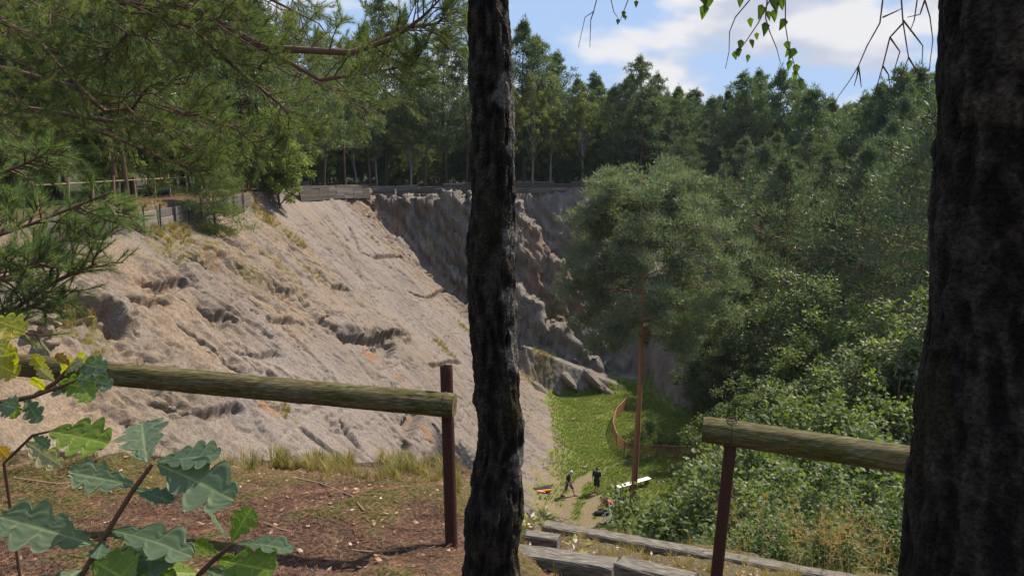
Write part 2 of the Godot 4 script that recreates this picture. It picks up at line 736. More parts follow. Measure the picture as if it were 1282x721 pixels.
func build_quarry():
	var xs := lines([[-20, -17, 0.25], [-17, 4, 0.075], [4, 10, 0.15], [10, 24, 0.4]])
	var zs := lines([[-88, -80, 0.16], [-80, -66, 0.085], [-66, -40, 0.11], [-40, -20, 0.085], [-20, -12, 0.3]])
	var nx := xs.size()
	var nz := zs.size()
	var ys := PackedFloat32Array()
	ys.resize(nx * nz)
	for j in nz:
		for i in nx:
			ys[j * nx + i] = H(xs[i], zs[j])
	var extra := PackedFloat32Array()
	extra.resize(nx * nz)
	# ledges that stand proud, then cracks and the notch under the overhang
	stamp([[405, 402], [440, 408], [500, 414]], xs, zs, extra, 0.45, 0.6)
	stamp([[250, 300], [300, 330], [350, 345]], xs, zs, extra, 0.4, 1.1)
	stamp([[60, 375], [110, 378], [130, 390]], xs, zs, extra, 0.6, 0.7)
	var cracks := PackedFloat32Array()
	cracks.resize(nx * nz)
	stamp([[428, 424], [462, 428], [500, 420]], xs, zs, cracks, -0.40, 0.17)
	stamp([[466, 436], [480, 440], [488, 428]], xs, zs, cracks, -0.55, 0.36)
	stamp([[440, 285], [452, 315], [470, 322], [505, 320]], xs, zs, cracks, -0.30, 0.13)
	stamp([[512, 365], [535, 374], [560, 362], [575, 358]], xs, zs, cracks, -0.30, 0.12)
	stamp([[320, 395], [350, 402], [385, 402]], xs, zs, cracks, -0.28, 0.12)
	stamp([[400, 340], [415, 358], [440, 362]], xs, zs, cracks, -0.30, 0.15)
	stamp([[405, 398], [425, 394], [440, 397]], xs, zs, cracks, -0.28, 0.12)
	stamp([[235, 320], [258, 330]], xs, zs, cracks, -0.4, 0.2)
	stamp([[258, 385], [275, 395], [292, 396]], xs, zs, cracks, -0.42, 0.2)
	stamp([[190, 352], [210, 356], [235, 350]], xs, zs, cracks, -0.38, 0.17)
	stamp([[160, 375], [180, 380], [210, 372]], xs, zs, cracks, -0.35, 0.15)
	stamp([[70, 395], [100, 388], [130, 400], [135, 412]], xs, zs, cracks, -0.7, 0.25)
	stamp([[510, 540], [520, 520], [525, 508]], xs, zs, cracks, -0.6, 0.25)
	stamp([[500, 600], [508, 575], [512, 555]], xs, zs, cracks, -0.35, 0.16)
	stamp([[430, 530], [448, 555]], xs, zs, cracks, -0.35, 0.15)
	stamp([[545, 535], [555, 548]], xs, zs, cracks, -0.45, 0.15)
	stamp([[340, 470], [352, 488], [370, 500]], xs, zs, cracks, -0.3, 0.2)
	stamp([[540, 458], [575, 452]], xs, zs, cracks, -0.25, 0.13)
	stamp([[490, 480], [500, 500]], xs, zs, cracks, -0.25, 0.11)
	stamp([[300, 440], [330, 446], [350, 440]], xs, zs, cracks, -0.22, 0.1)
	stamp([[200, 500], [260, 520], [300, 510]], xs, zs, cracks, -0.3, 0.12)
	stamp([[395, 262], [425, 300], [452, 345], [470, 380]], xs, zs, cracks, -0.16, 0.09)
	stamp([[300, 360], [345, 400], [400, 455], [440, 500]], xs, zs, cracks, -0.16, 0.09)
	stamp([[480, 330], [520, 380], [560, 430]], xs, zs, cracks, -0.14, 0.08)
	stamp([[215, 400], [270, 440], [330, 480]], xs, zs, cracks, -0.2, 0.09)
	stamp([[380, 540], [420, 570], [470, 600]], xs, zs, cracks, -0.2, 0.09)
	stamp([[440, 440], [470, 480], [500, 530]], xs, zs, cracks, -0.14, 0.08)
	stamp([[560, 300], [575, 330], [590, 345]], xs, zs, cracks, -0.3, 0.14)
	stamp([[520, 258], [545, 285], [560, 310]], xs, zs, cracks, -0.4, 0.2)
	moss_spots = patch_weights([[345, 335, 1.1, 0.9], [385, 340, 0.7, 0.9], [300, 340, 1.0, 0.7], [330, 268, 1.4, 0.9], [225, 290, 1.6, 0.8], [190, 288, 1.6, 0.8], [100, 405, 0.9, 1.0], [470, 302, 0.5, 0.7], [540, 312, 0.5, 0.7], [580, 410, 0.8, 0.8], [555, 435, 0.9, 0.7], [345, 235, 1.3, 0.8], [350, 510, 0.5, 0.7], [205, 480, 0.5, 0.5], [370, 300, 0.8, 0.6], [715, 300, 1.3, 0.5], [680, 445, 1.6, 0.8], [665, 480, 1.4, 0.6], [690, 395, 0.9, 0.9], [705, 390, 0.8, 0.9], [640, 455, 1.0, 0.5]])
	var rust := patch_weights([[462, 445, 0.7, 0.9], [530, 540, 0.5, 0.8], [525, 515, 0.4, 0.8], [685, 350, 2.5, 0.25], [660, 320, 2.0, 0.2], [265, 325, 0.5, 0.6], [335, 510, 0.5, 0.7], [500, 470, 0.6, 0.5], [720, 370, 1.6, 0.4], [455, 255, 1.2, 0.4], [495, 285, 0.7, 0.6]])
	var g := Geo.new()
	g.v.resize(nx * nz)
	g.c.resize(nx * nz)
	var is_lawn := PackedByteArray()
	is_lawn.resize(nx * nz)
	for j in nz:
		var jm := maxi(j - 1, 0)
		var jp := mini(j + 1, nz - 1)
		var z := zs[j]
		for i in nx:
			var x := xs[i]
			var y := ys[j * nx + i]
			var im := maxi(i - 1, 0)
			var ip := mini(i + 1, nx - 1)
			var sx := (ys[j * nx + ip] - ys[j * nx + im]) / (xs[ip] - xs[im])
			var sz := (ys[jp * nx + i] - ys[jm * nx + i]) / (zs[jp] - zs[jm])
			var nrm := Vector3(-sx, 1.0, -sz).normalized()
			var o := j * nx + i
			var steep := 1.0 - nrm.y
			var above := y - FLOOR - 0.10 * maxf(-66.0 - z, 0.0)
			var wob := n_mid.get_noise_2d(x * 0.6, z * 0.6)
			var rockness := smoothstep(0.05, 0.17, steep + wob * 0.05)
			if x < -15.6:
				rockness *= 1.0 - smoothstep(-15.7, -16.6, x) * 0.8
			var edge := minf(minf(x - RX0, RX1 - x), minf(z - RZ0, RZ1 - z))
			var fade := smoothstep(0.3, 1.5, edge)
			var rough := smoothstep(-8.0, -12.0, x) * smoothstep(-55.0, -42.0, z)
			rough = maxf(rough, smoothstep(-63.0, -70.0, z) * 0.95)
			# sheets of bedding with sharp broken edges, longer down the dip
			var zz := z + (y - maxf(-2.5 - 0.97 * (x + 16.0), FLOOR)) * 0.9 * smoothstep(-60.0, -66.0, z)
			var q := (n_lo.get_noise_2d(x * 2.2, zz * 3.6) * 1.1 + n_mid.get_noise_2d(x * 0.8, zz * 1.2) * 0.42) * 4.2
			var fq := q - floorf(q)
			var sheet := floorf(q) + smoothstep(0.93, 1.0, fq)
			var d := n_lo.get_noise_2d(x * 1.3, z * 1.3) * lerpf(0.10, 0.22, rough)
			d += sheet * lerpf(0.030, 0.065, rough)
			var q2 := (n_mid.get_noise_2d(x * 1.5 + 40.0, zz * 2.6)) * 5.0
			d += (floorf(q2) + smoothstep(0.88, 1.0, q2 - floorf(q2))) * lerpf(0.008, 0.020, rough)
			# angular broken plates, two sizes, long side down the dip
			d += n_plate.get_noise_2d(x * 0.42 + zz * 0.12, zz * 0.75) * lerpf(0.035, 0.09, rough)
			d += n_plate.get_noise_2d(x * 1.3 + 31.0, zz * 2.1 - x * 0.4) * lerpf(0.008, 0.036, rough)
			var rd := n_rid.get_noise_2d(x * 0.9 + 13.0, zz * 1.5)
			d += rd * lerpf(0.005, 0.018, rough)
			d += n_hi.get_noise_2d(x, zz * 1.4) * lerpf(0.008, 0.02, rough)
			var cr := n_cell.get_noise_2d(x * 0.55 + wob * 0.7, zz * 1.1 + wob)
			var joint := smoothstep(-0.90, -0.99, cr)
			d -= joint * lerpf(0.08, 0.15, rough)
			# thin open joints, some down the dip, some across it
			var c1 := 1.0 - smoothstep(0.0, 0.035, absf(n_mid.get_noise_2d(x * 0.18 + 50.0, zz * 0.75)))
			var c2 := 1.0 - smoothstep(0.0, 0.05, absf(n_mid.get_noise_2d(x * 0.9 - 30.0, zz * 0.35 + x * 0.3)))
			var gate := smoothstep(-0.05, 0.25, n_mid.get_noise_2d(x * 0.5 + 90.0, zz * 0.5))
			d -= maxf(c1 * gate, c2 * (1.0 - gate) * 0.9) * lerpf(0.19, 0.22, rough)
			if z < -66.0:
				# beds parallel to the slab show in the broken faces at the back
				var bed := (y + 0.97 * x + n_mid.get_noise_2d(x * 0.5, zz * 0.5) * 1.1) * 0.62
				d += n_mid.get_noise_3d(x * 0.55, y * 0.55, z * 0.55) * 0.35 * smoothstep(-66.0, -71.0, z)
				d += n_plate.get_noise_3d(x * 0.5, y * 0.9 + x * 0.9, z * 0.5) * 0.22 * smoothstep(-66.0, -71.0, z)
				d += (floorf(bed) - bed + smoothstep(0.55, 1.0, bed - floorf(bed)) * 1.0 + 0.5) * 0.42 * smoothstep(-66.0, -71.0, z) * smoothstep(0.32, 0.5, steep)
			var pit := smoothstep(0.44, 0.52, n_hi.get_noise_2d(x * 0.55 + 7.0, zz * 1.1))
			d -= pit * lerpf(0.08, 0.14, rough)
			d += extra[o] + cracks[o] * 1.25
			d = lerpf(-0.15, d, smoothstep(-15.6, -13.8, x)) if z > -62.0 else d
			d = lerpf(wob * 0.12, d, rockness) * fade
			if above < 0.6:
				d *= lerpf(0.35, 1.0, smoothstep(0.0, 0.6, above))
			g.v[o] = Vector3(x, y, z) + nrm * d
			# colour of the stone: pinkish grey, tan to the left, purplish runs down the dip, moss and rust where they grow
			var col := Color(0.262, 0.222, 0.198)
			var t := smoothstep(-0.25, 0.4, n_lo.get_noise_2d(x * 0.9 + 60.0, z * 0.9) + rough * 0.3)
			col = col.lerp(Color(0.275, 0.200, 0.130), t * lerpf(0.35, 0.75, rough))
			var st := smoothstep(0.05, 0.5, n_mid.get_noise_2d(x * 0.22, z * 1.6 + 9.0))
			col = col.lerp(Color(0.155, 0.122, 0.120), st * 0.6)
			var sp := smoothstep(0.15, 0.55, n_hi.get_noise_2d(x * 0.7 + 20.0, z * 0.7))
			col = col.lerp(Color(0.36, 0.325, 0.30), sp * 0.3)
			var big := smoothstep(0.0, 0.45, n_lo.get_noise_2d(x * 0.8 - 33.0, z * 1.4 + 12.0))
			col = col.lerp(Color(0.185, 0.165, 0.150), big * 0.45)
			# the beds above the slab are a darker grey stone
			var over := y + 0.97 * x + 18.0 + n_mid.get_noise_2d(x * 1.2, zz * 1.2) * 0.8
			if z < -60.0 and over > 1.2:
				col = Color(0.185, 0.168, 0.152).lerp(Color(0.27, 0.245, 0.215), smoothstep(-0.1, 0.45, n_mid.get_noise_2d(x * 1.6 + 4.0, zz * 1.1)))
				col = col.lerp(Color(0.20, 0.13, 0.085), smoothstep(0.15, 0.4, n_mid.get_noise_2d((y + 0.97 * x) * 0.9, zz * 0.25 + 70.0)) * 0.4)
			var p2 := Vector2(x, z)
			var jig := Vector2(n_hi.get_noise_2d(x * 0.8, z * 0.8), n_hi.get_noise_2d(z * 0.8 + 5.0, x * 0.8)) * 0.8
			for m in rust:
				var dd: float = (p2 + jig).distance_to(m[0]) / m[1]
				if dd < 1.2:
					col = col.lerp(Color(0.30, 0.15, 0.075), (1.0 - smoothstep(0.4, 1.2, dd)) * m[2])
			for m in moss_spots:
				var dd: float = (p2 + jig * 1.6).distance_to(m[0]) / m[1]
				if dd < 1.1:
					var mk: float = (1.0 - smoothstep(0.6, 1.1, dd)) * m[2] * smoothstep(-0.25, 0.15, n_hi.get_noise_2d(x * 1.4, z * 1.4))
					col = col.lerp(Color(0.17, 0.145, 0.04), mk)
			if x < -15.7 and y > -3.4:
				col = col.lerp(Color(0.13, 0.085, 0.05), smoothstep(-15.7, -16.6, x))
			# lawn, worn path, bare earth
			var lawn := 0
			if above < 0.9 + wob * 0.7 and x > -1.0 and z > -70.0 - wob * 2.0 and above - joint * 0.2 < 0.5 + n_hi.get_noise_2d(x * 0.3, z * 0.3) * 0.7:
				lawn = 1
				col = lawn_color(x, z)
			is_lawn[o] = lawn
			g.c[o] = col
	var rock_i := PackedInt32Array()
	var lawn_i := PackedInt32Array()
	for j in nz - 1:
		for i in nx - 1:
			var a := j * nx + i
			var s := is_lawn[a] + is_lawn[a + 1] + is_lawn[a + nx] + is_lawn[a + nx + 1]
			if s >= 2:
				lawn_i.append_array(PackedInt32Array([a, a + 1, a + nx, a + 1, a + nx + 1, a + nx]))
			else:
				rock_i.append_array(PackedInt32Array([a, a + 1, a + nx, a + 1, a + nx + 1, a + nx]))
	g.i = rock_i
	var all := Geo.new()
	all.v = g.v
	all.i = rock_i + lawn_i
	all.smooth_normals()
	g.n = all.n
	structure("rock_face", compact(g).mesh(), mats["rock"], "bare pinkish grey quarry slab dipping down to the lawn")
	g.i = lawn_i
	structure("lawn", compact(g).mesh(), mats["lawn"], "sunlit green lawn on the quarry floor with worn paths")

func compact(g: Geo) -> Geo:
	var o := Geo.new()
	var map := PackedInt32Array()
	map.resize(g.v.size())
	map.fill(-1)
	o.i.resize(g.i.size())
	for k in g.i.size():
		var a := g.i[k]
		if map[a] < 0:
			map[a] = o.v.size()
			o.v.push_back(g.v[a])
			o.n.push_back(g.n[a])
			o.c.push_back(g.c[a])
		o.i[k] = map[a]
	return o

var path_lines: Array = []

func path_weight(x: float, z: float) -> float:
	# worn tracks and bare spots on the lawn
	if path_lines.is_empty():
		for l in [[[[700, 660], [712, 632], [722, 608], [742, 594]], 0.38], [[[742, 594], [770, 582], [786, 577]], 0.10], [[[738, 668], [737, 645], [745, 622]], 0.45], [[[655, 632], [680, 636], [705, 640]], 0.4], [[[700, 655], [735, 655], [760, 650]], 0.35], [[[672, 600], [690, 604]], 0.55]]:
			var pts := []
			for p in l[0]:
				var r := ray(p[0], p[1])
				var q := r * (FLOOR / r.y)
				pts.append(Vector2(q.x, q.z))
			path_lines.append([pts, l[1]])
	var best := 9.0
	var p := Vector2(x, z) + Vector2(n_mid.get_noise_2d(x * 2.0, z * 2.0), n_mid.get_noise_2d(z * 2.0, x * 2.0 + 8.0)) * 0.35
	for l in path_lines:
		var pts: Array = l[0]
		for k in pts.size() - 1:
			var q := Geometry2D.get_closest_point_to_segment(p, pts[k], pts[k + 1])
			best = minf(best, q.distance_to(p) / l[1])
	return 1.0 - smoothstep(0.6, 1.5, best)

func lawn_color(x: float, z: float) -> Color:
	var a := n_mid.get_noise_2d(x * 0.9, z * 0.9)
	var b := n_hi.get_noise_2d(x * 0.8, z * 0.8)
	var col := Color(0.17, 0.26, 0.045).lerp(Color(0.29, 0.32, 0.085), smoothstep(-0.3, 0.4, a + b * 0.5))
	var dry := smoothstep(4.6, 2.6, x + b + a) * smoothstep(-58.0, -50.0, z)
	col = col.lerp(Color(0.40, 0.32, 0.20), clampf(maxf(path_weight(x, z), dry * 0.6), 0.0, 1.0))
	return col

func build_ledge():
	var xs := lines([[-9.5, -4, 0.1], [-4, 3, 0.04], [3, 6.5, 0.1]])
	var zs := lines([[-9.5, -7.5, 0.1], [-7.5, -2.0, 0.04], [-2.0, 2.5, 0.08]])
	var g := Geo.new()
	for z in zs:
		for x in xs:
			var y := H(x, z)
			var a := n_mid.get_noise_2d(x * 1.7, z * 1.7)
			var b := n_hi.get_noise_2d(x * 1.6, z * 1.6)
			y += a * 0.07 + b * 0.025
			# mossy lip on the left
			y += 0.16 * exp(-pow((z + 5.3 + 0.15 * sin(x * 2.0)) / 0.22, 2.0)) * smoothstep(-1.9, -2.5, x) * (0.7 + a)
			g.v.push_back(Vector3(x, y, z))
			var col := Color(0.125, 0.070, 0.048).lerp(Color(0.19, 0.125, 0.085), smoothstep(-0.2, 0.5, b + a * 0.4))
			var m := smoothstep(0.02, 0.36, a * 0.9 + b * 0.35 + smoothstep(-1.9, -2.6, x) * smoothstep(-4.6, -5.2, z) * 0.45 + smoothstep(-3.4, -5.0, z) * 0.16)
			col = col.lerp(Color(0.125, 0.120, 0.030), m * 0.9)
			var edge := smoothstep(1.5, 0.2, z - ledge_edge(x))
			col = col.lerp(Color(0.22, 0.17, 0.095), edge * smoothstep(-0.4, 0.3, b) * 0.8)
			if x > 0.0:
				col = col.lerp(Color(0.19, 0.155, 0.08), 0.7 * smoothstep(0.0, 0.5, x))
			g.c.push_back(col)
	var nx := xs.size()
	for j in zs.size() - 1:
		for i in nx - 1:
			var a := j * nx + i
			g.i.append_array(PackedInt32Array([a, a + 1, a + nx, a + 1, a + nx + 1, a + nx]))
	g.smooth_normals()
	structure("viewpoint_ground", g.mesh(), mats["soil"], "reddish brown needle covered ledge with moss at the viewpoint")

func ledge_y(x: float, z: float) -> float:
	var a := n_mid.get_noise_2d(x * 1.7, z * 1.7)
	var b := n_hi.get_noise_2d(x * 1.6, z * 1.6)
	var y := H(x, z) + a * 0.07 + b * 0.025
	return y + 0.16 * exp(-pow((z + 5.3 + 0.15 * sin(x * 2.0)) / 0.22, 2.0)) * smoothstep(-1.9, -2.5, x) * (0.7 + a)

# ------------------------------------------------------------------ plank walls along the rim
func plank_run(o: Node3D, pts: Array, rows: int, row_h: float, bay: float, plank_mat: Array, post_mat: Material, sd: int, posts: bool):
	# pts: foot line of the wall (Vector3), planks laid between the points in bays
	var rng := RandomNumberGenerator.new()
	rng.seed = sd
	var proto := []
	for k in 3:
		proto.append(beam_mesh(bay * 1.01, row_h * 0.93, 0.09, 0.012, 0.0, sd + k))
	for s in pts.size() - 1:
		var a: Vector3 = pts[s]
		var b: Vector3 = pts[s + 1]
		var n := maxi(1, int(round(a.distance_to(b) / bay)))
		for k in n:
			var p := a.lerp(b, (k + 0.5) / n)
			var along := (b - a).normalized()
			var bs := basis_from(along, Vector3.UP)
			for r in rows:
				if r == rows - 1 and rng.randf() < 0.12:
					continue
				var m := part("plank", proto[rng.randi() % 3], plank_mat[rng.randi() % plank_mat.size()], o)
				var off := bs.z * rng.randf_range(-0.02, 0.03) + along * rng.randf_range(-0.06, 0.06)
				m.transform = Transform3D(bs.rotated(bs.z, rng.randf_range(-0.012, 0.012)), p + Vector3(0, row_h * (r + 0.5), 0) + off - o.position)
			if posts:
				var pole := part("post", post_mesh, post_mat, o)
				pole.position = a.lerp(b, (k + 0.04) / n) + bs.z * 0.10 - Vector3(0, 0.5, 0) - o.position
				pole.scale.y = (rows * row_h + 0.75) / 1.0
				pole.rotation.x = rng.randf_range(-0.05, 0.05)

var post_mesh: ArrayMesh

func build_walls():
	var g := Geo.new()
	g.tube([Vector3(0, 0, 0), Vector3(0, 1, 0)], [0.035, 0.035], 8, Color.WHITE)
	post_mesh = g.mesh()
	# near plank wall on the left rim: weathered grey boards behind dark posts
	var a := Vector3(-15.85, -3.05, -25.5)
	var b := Vector3(-15.8, -3.05, -31.6)
	var w := thing("plank_wall", "weathered grey plank retaining wall behind the drooping pine branches", "wall", a)
	plank_run(w, [a, b], 3, 0.37, 2.0, [mats["plank_grey"], mats["plank_grey"], mats["plank_dark"]], mats["dark_metal"], 31, true)
	var c := Vector3(-15.65, -3.3, -31.9)
	var d := Vector3(-15.8, -3.1, -46.0)
	w = thing("plank_wall", "pale plank retaining wall with thin dark posts above mossy rock", "wall", c)
	plank_run(w, [c, d], 3, 0.38, 1.55, [mats["plank_pale"], mats["plank_pale"], mats["plank_grey"]], mats["dark_metal"], 37, true)
	# far wall of stacked dark timbers
	var f := [Vector3(-15.7, -3.05, -56.5), Vector3(-15.0, -3.35, -68.0), Vector3(-14.0, -3.7, -75.2)]
	w = thing("timber_wall", "dark stacked timber wall along the top of the pink slab", "wall", f[0])
	plank_run(w, f, 5, 0.235, 2.4, [mats["plank_dark"], mats["plank_dark"], mats["plank_grey"]], mats["dark_metal"], 43, false)
	f = [Vector3(-14.0, -3.8, -75.8), Vector3(-5.0, -3.55, -80.9), Vector3(2.0, -3.45, -81.6), Vector3(8.5, -3.45, -82.2)]
	w = thing("timber_wall", "long dark timber wall across the back of the quarry rim", "wall", f[0])
	plank_run(w, f, 5, 0.24, 2.4, [mats["plank_dark"], mats["plank_dark"], mats["plank_grey"]], mats["dark_metal"], 47, false)
	# rustic fence of thin pale stakes on the bank behind the near wall
	var rng := RandomNumberGenerator.new()
	rng.seed = 5
	var st := Geo.new()
	st.tube([Vector3(0, -0.4, 0), Vector3(0.01, 0.5, 0), Vector3(0, 1.15, 0.01)], [0.05, 0.045, 0.04], 8, Color.WHITE)
	var stm := st.mesh()
	w = thing("stake_fence", "rustic fence of thin pale stakes and one rail on the bank", "fence", Vector3(-18.2, -2.3, -30))
	var last := Vector3.ZERO
	for k in 8:
		var p := Vector3(-18.4 + rng.randf_range(-0.1, 0.1) - k * 0.02, -2.0, -29.5 - k * 2.0)
		p.y = H(p.x, p.z) + 0.1
		var m := part("stake", stm, mats["post_wood"], w)
		m.position = p - w.position
		m.rotation = Vector3(rng.randf_range(-0.06, 0.06), rng.randf(), rng.randf_range(-0.06, 0.06))
		if k > 0:
			var t := Geo.new()
			t.tube([last + Vector3(0, 0.9, 0) - w.position, p + Vector3(0, 0.9, 0) - w.position], [0.03, 0.03], 6, Color.WHITE)
			part("rail", t.mesh(), mats["post_wood"], w)
		last = p
	# stacked stones at the left end of the slab
	var sp := hit(57, 428, 12.0)
	w = thing("stone_stack", "small dry stack of pale blocky stones under a pine branch", "stones", sp)
	for k in 9:
		var m := part("stone", stone_mesh(60 + k % 4, 0.24), mats["rock"], w)
		m.position = Vector3(rng.randf_range(-0.15, 0.3) + (k % 3) * 0.05, 0.1 + (k / 3) * 0.3, (k % 3) * 0.38 - 0.4)
		m.rotation = Vector3(rng.randf_range(-0.2, 0.2), rng.randf() * 0.6, rng.randf_range(-0.2, 0.2))
		m.scale = Vector3(1.0, 0.75, 0.95)

func stone_mesh(sd: int, r: float, tint := Color(0.40, 0.31, 0.24)) -> ArrayMesh:
	var s := SphereMesh.new()
	s.radial_segments = 14
	s.rings = 8
	s.radius = r
	s.height = r * 2.0
	var arr := s.get_mesh_arrays()
	var nz := noise(sd, 1.4 / r * 0.35, 3)
	var rng := RandomNumberGenerator.new()
	rng.seed = sd * 7 + 1
	var cuts := []
	for k in 11:
		cuts.append([rand_unit(rng), rng.randf_range(0.48, 0.82) * r])
	var v: PackedVector3Array = arr[Mesh.ARRAY_VERTEX]
	var ix: PackedInt32Array = arr[Mesh.ARRAY_INDEX]
	for k in v.size():
		var p := v[k]
		for c in cuts:
			var over: float = p.dot(c[0]) - c[1]
			if over > 0.0:
				p -= c[0] * over
		p *= 1.0 + nz.get_noise_3d(p.x, p.y, p.z) * 0.12
		v[k] = p
	var g := Geo.new()
	for k in range(0, ix.size(), 3):
		var m := (v[ix[k]] + v[ix[k + 1]] + v[ix[k + 2]]) / 3.0
		g.tri(v[ix[k]], v[ix[k + 1]], v[ix[k + 2]], tint.lerp(tint * 0.7, nz.get_noise_3d(m.x * 3.0, m.y * 3.0, m.z * 3.0) * 0.5 + 0.5))
	return g.mesh()

# ------------------------------------------------------------------ trees
func rand_unit(rng: RandomNumberGenerator) -> Vector3:
	while true:
		var v := Vector3(rng.randf_range(-1, 1), rng.randf_range(-1, 1), rng.randf_range(-1, 1))
		var l := v.length_squared()
		if l > 0.01 and l < 1.0:
			return v / sqrt(l)
	return Vector3.UP

# puff of pine needles: thin triangles fanning out and up from a flattened clump
func needle_puff(g: Geo, rng: RandomNumberGenerator, c: Vector3, rx: float, ry: float, n: int, l: float, w: float, ca: Color, cb: Color):
	var tone := rng.randf()
	for k in n:
		var u := rand_unit(rng) * pow(rng.randf(), 0.45)
		var p := c + Vector3(u.x * rx, u.y * ry, u.z * rx)
		var d := (u * 0.9 + Vector3(0, 0.55, 0) + rand_unit(rng) * 0.7).normalized()
		var s := d.cross(rand_unit(rng)).normalized() * w
		var ll := l * rng.randf_range(0.6, 1.25)
		g.tri(p - s, p + s, p + d * ll, ca.lerp(cb, clampf(tone * 0.6 + rng.randf() * 0.5, 0.0, 1.0)))

func pine(sd: int, h: float, bare: float, spread: float, n_br: int, puffs: int, needles: int, nl: float, nw: float, ca: Color, cb: Color, called := "pine_tree", broad := 0.0) -> Node3D:
	var rng := RandomNumberGenerator.new()
	rng.seed = sd
	var o := Node3D.new()
	o.name = numbered(called)
	var tr := Geo.new()
	var bend := Vector3(rng.randf_range(-1, 1), 0, rng.randf_range(-1, 1)) * h * 0.02
	var axis := func(t: float) -> Vector3:
		return Vector3(0, h * t, 0) + bend * sin(t * 5.0 + sd) + bend * t * 0.7
	var pts := []
	var rad := []
	for k in 13:
		var t := k / 12.0
		pts.append(axis.call(t) - (Vector3(0, 0.4, 0) if k == 0 else Vector3.ZERO))
		rad.append(h * 0.0125 * (1.0 - t * 0.9) + (0.06 if k == 0 else 0.0))
	tr.tube(pts, rad, 8, Color(0.075, 0.055, 0.042), Color(0.22, 0.105, 0.055))
	var cr := Geo.new()
	var az := rng.randf() * TAU
	for b in n_br:
		var f := (b + rng.randf() * 0.6) / n_br
		var t := lerpf(bare, 0.985, f)
		az += 2.4 + rng.randf_range(-0.4, 0.4)
		var prof := pow(1.0 - f, 0.75) * 0.9 + 0.12
		if broad > 0.0:
			prof = lerpf(prof, sin(PI * clampf(f * 0.82 + 0.22, 0.0, 1.0)), broad)
		var l := spread * prof * rng.randf_range(0.6, 1.2)
		var p0: Vector3 = axis.call(t)
		var dir := Vector3(cos(az), 0, sin(az))
		var rise := lerpf(0.05, 0.7, f) + rng.randf_range(-0.15, 0.2)
		var p1 := p0 + dir * l * 0.5 + Vector3(0, l * rise * 0.35, 0)
		var p2 := p0 + dir * l + Vector3(0, l * rise, 0)
		tr.tube([p0, p1, p2], [h * 0.0035 * (1.15 - f), h * 0.0024 * (1.15 - f), 0.008], 5, Color(0.2, 0.10, 0.055))
		for k in puffs:
			var u := lerpf(0.35, 1.05, (k + rng.randf()) / puffs)
			var q := p1.lerp(p2, (u - 0.5) * 2.0) if u > 0.5 else p0.lerp(p1, u * 2.0)
			var r := l * 0.17 + spread * 0.075
			q += Vector3(rng.randf_range(-1, 1), rng.randf_range(-0.25, 0.45), rng.randf_range(-1, 1)) * r * 1.1
			needle_puff(cr, rng, q, r * rng.randf_range(0.75, 1.2), r * 0.5, needles, nl, nw, ca, cb)
	needle_puff(cr, rng, axis.call(1.0), spread * 0.09, spread * 0.16, needles, nl, nw, ca, cb)
	part("trunk", tr.mesh(), mats["far_bark"], o)
	part("crown", cr.mesh(), mats["needles"], o)
	return o

# broadleaf crown: leaf diamonds in clumps over limbs
func leafy(sd: int, h: float, spread: float, bare: float, clumps: int, leaves: int, ll: float, lw: float, ca: Color, cb: Color, droop: float, called: String, bark := Color(0.12, 0.09, 0.065), round_top := 0.6) -> Node3D:
	var rng := RandomNumberGenerator.new()
	rng.seed = sd
	var nz := noise(sd, 0.35, 3)
	var o := Node3D.new()
	o.name = numbered(called)
	var tr := Geo.new()
	var lean := Vector3(rng.randf_range(-1, 1), 0, rng.randf_range(-1, 1)) * h * 0.03
	var pts := []
	var rad := []
	for k in 9:
		var t := k / 8.0
		pts.append(Vector3(0, h * 0.93 * t, 0) + lean * sin(t * 4.0 + sd) - (Vector3(0, 0.4, 0) if k == 0 else Vector3.ZERO))
		rad.append(h * 0.011 * (1.0 - t * 0.92) + 0.012)
	tr.tube(pts, rad, 8, bark)
	var cr := Geo.new()
	var mid := Vector3(0, h * (bare + 1.0) * 0.5, 0)
	var ry := h * (1.0 - bare) * 0.5
	for c in clumps:
		var u := rand_unit(rng)
		var s := pow(rng.randf(), 0.38)
		var bump := 1.0 + nz.get_noise_3d(u.x * 3.0, u.y * 3.0, u.z * 3.0) * 0.75
		var wide := 1.0 - maxf(u.y, 0.0) * (1.0 - round_top) * s
		var q := mid + Vector3(u.x * spread * s * bump * wide, u.y * ry * s * minf(bump, 1.12), u.z * spread * s * bump * wide)
		q.y = maxf(q.y, h * bare * 0.6 + 0.2)
		if c % 3 == 0:
			var t0 := clampf((q.y / h) * 0.75 - 0.08, 0.05, 0.9)
			var k0 := int(t0 * 8.0)
			var p0: Vector3 = pts[k0].lerp(pts[mini(k0 + 1, 8)], t0 * 8.0 - k0)
			tr.tube([p0, p0.lerp(q, 0.55) + Vector3(0, 0.12 * p0.distance_to(q), 0), q], [h * 0.004 * (1.1 - t0), h * 0.0025 * (1.1 - t0), 0.006], 4, bark)
		var r := spread * 0.145 * rng.randf_range(0.65, 1.4)
		var tone := rng.randf()
		for k in leaves:
			var v := rand_unit(rng) * pow(rng.randf(), 0.5)
			var p := q + Vector3(v.x * r, v.y * r * 0.75, v.z * r)
			p.y -= droop * absf(v.x + v.z) * r
			var along := (v * 0.6 + u * 0.35 + rand_unit(rng) * 0.7 + Vector3(0, -droop - 0.25, 0)).normalized()
			var side := along.cross((Vector3(0, 1, 0) + rand_unit(rng) * 0.65 + v * 0.3)).normalized()
			var z := rng.randf_range(0.65, 1.2)
			cr.leaf(p, along, side, ll * z, lw * z, ca.lerp(cb, clampf(tone * 0.65 + rng.randf_range(-0.1, 0.45), 0.0, 1.0)))
	part("trunk", tr.mesh(), mats["far_bark"], o)
	part("crown", cr.mesh(), mats["leaves"], o)
	return o

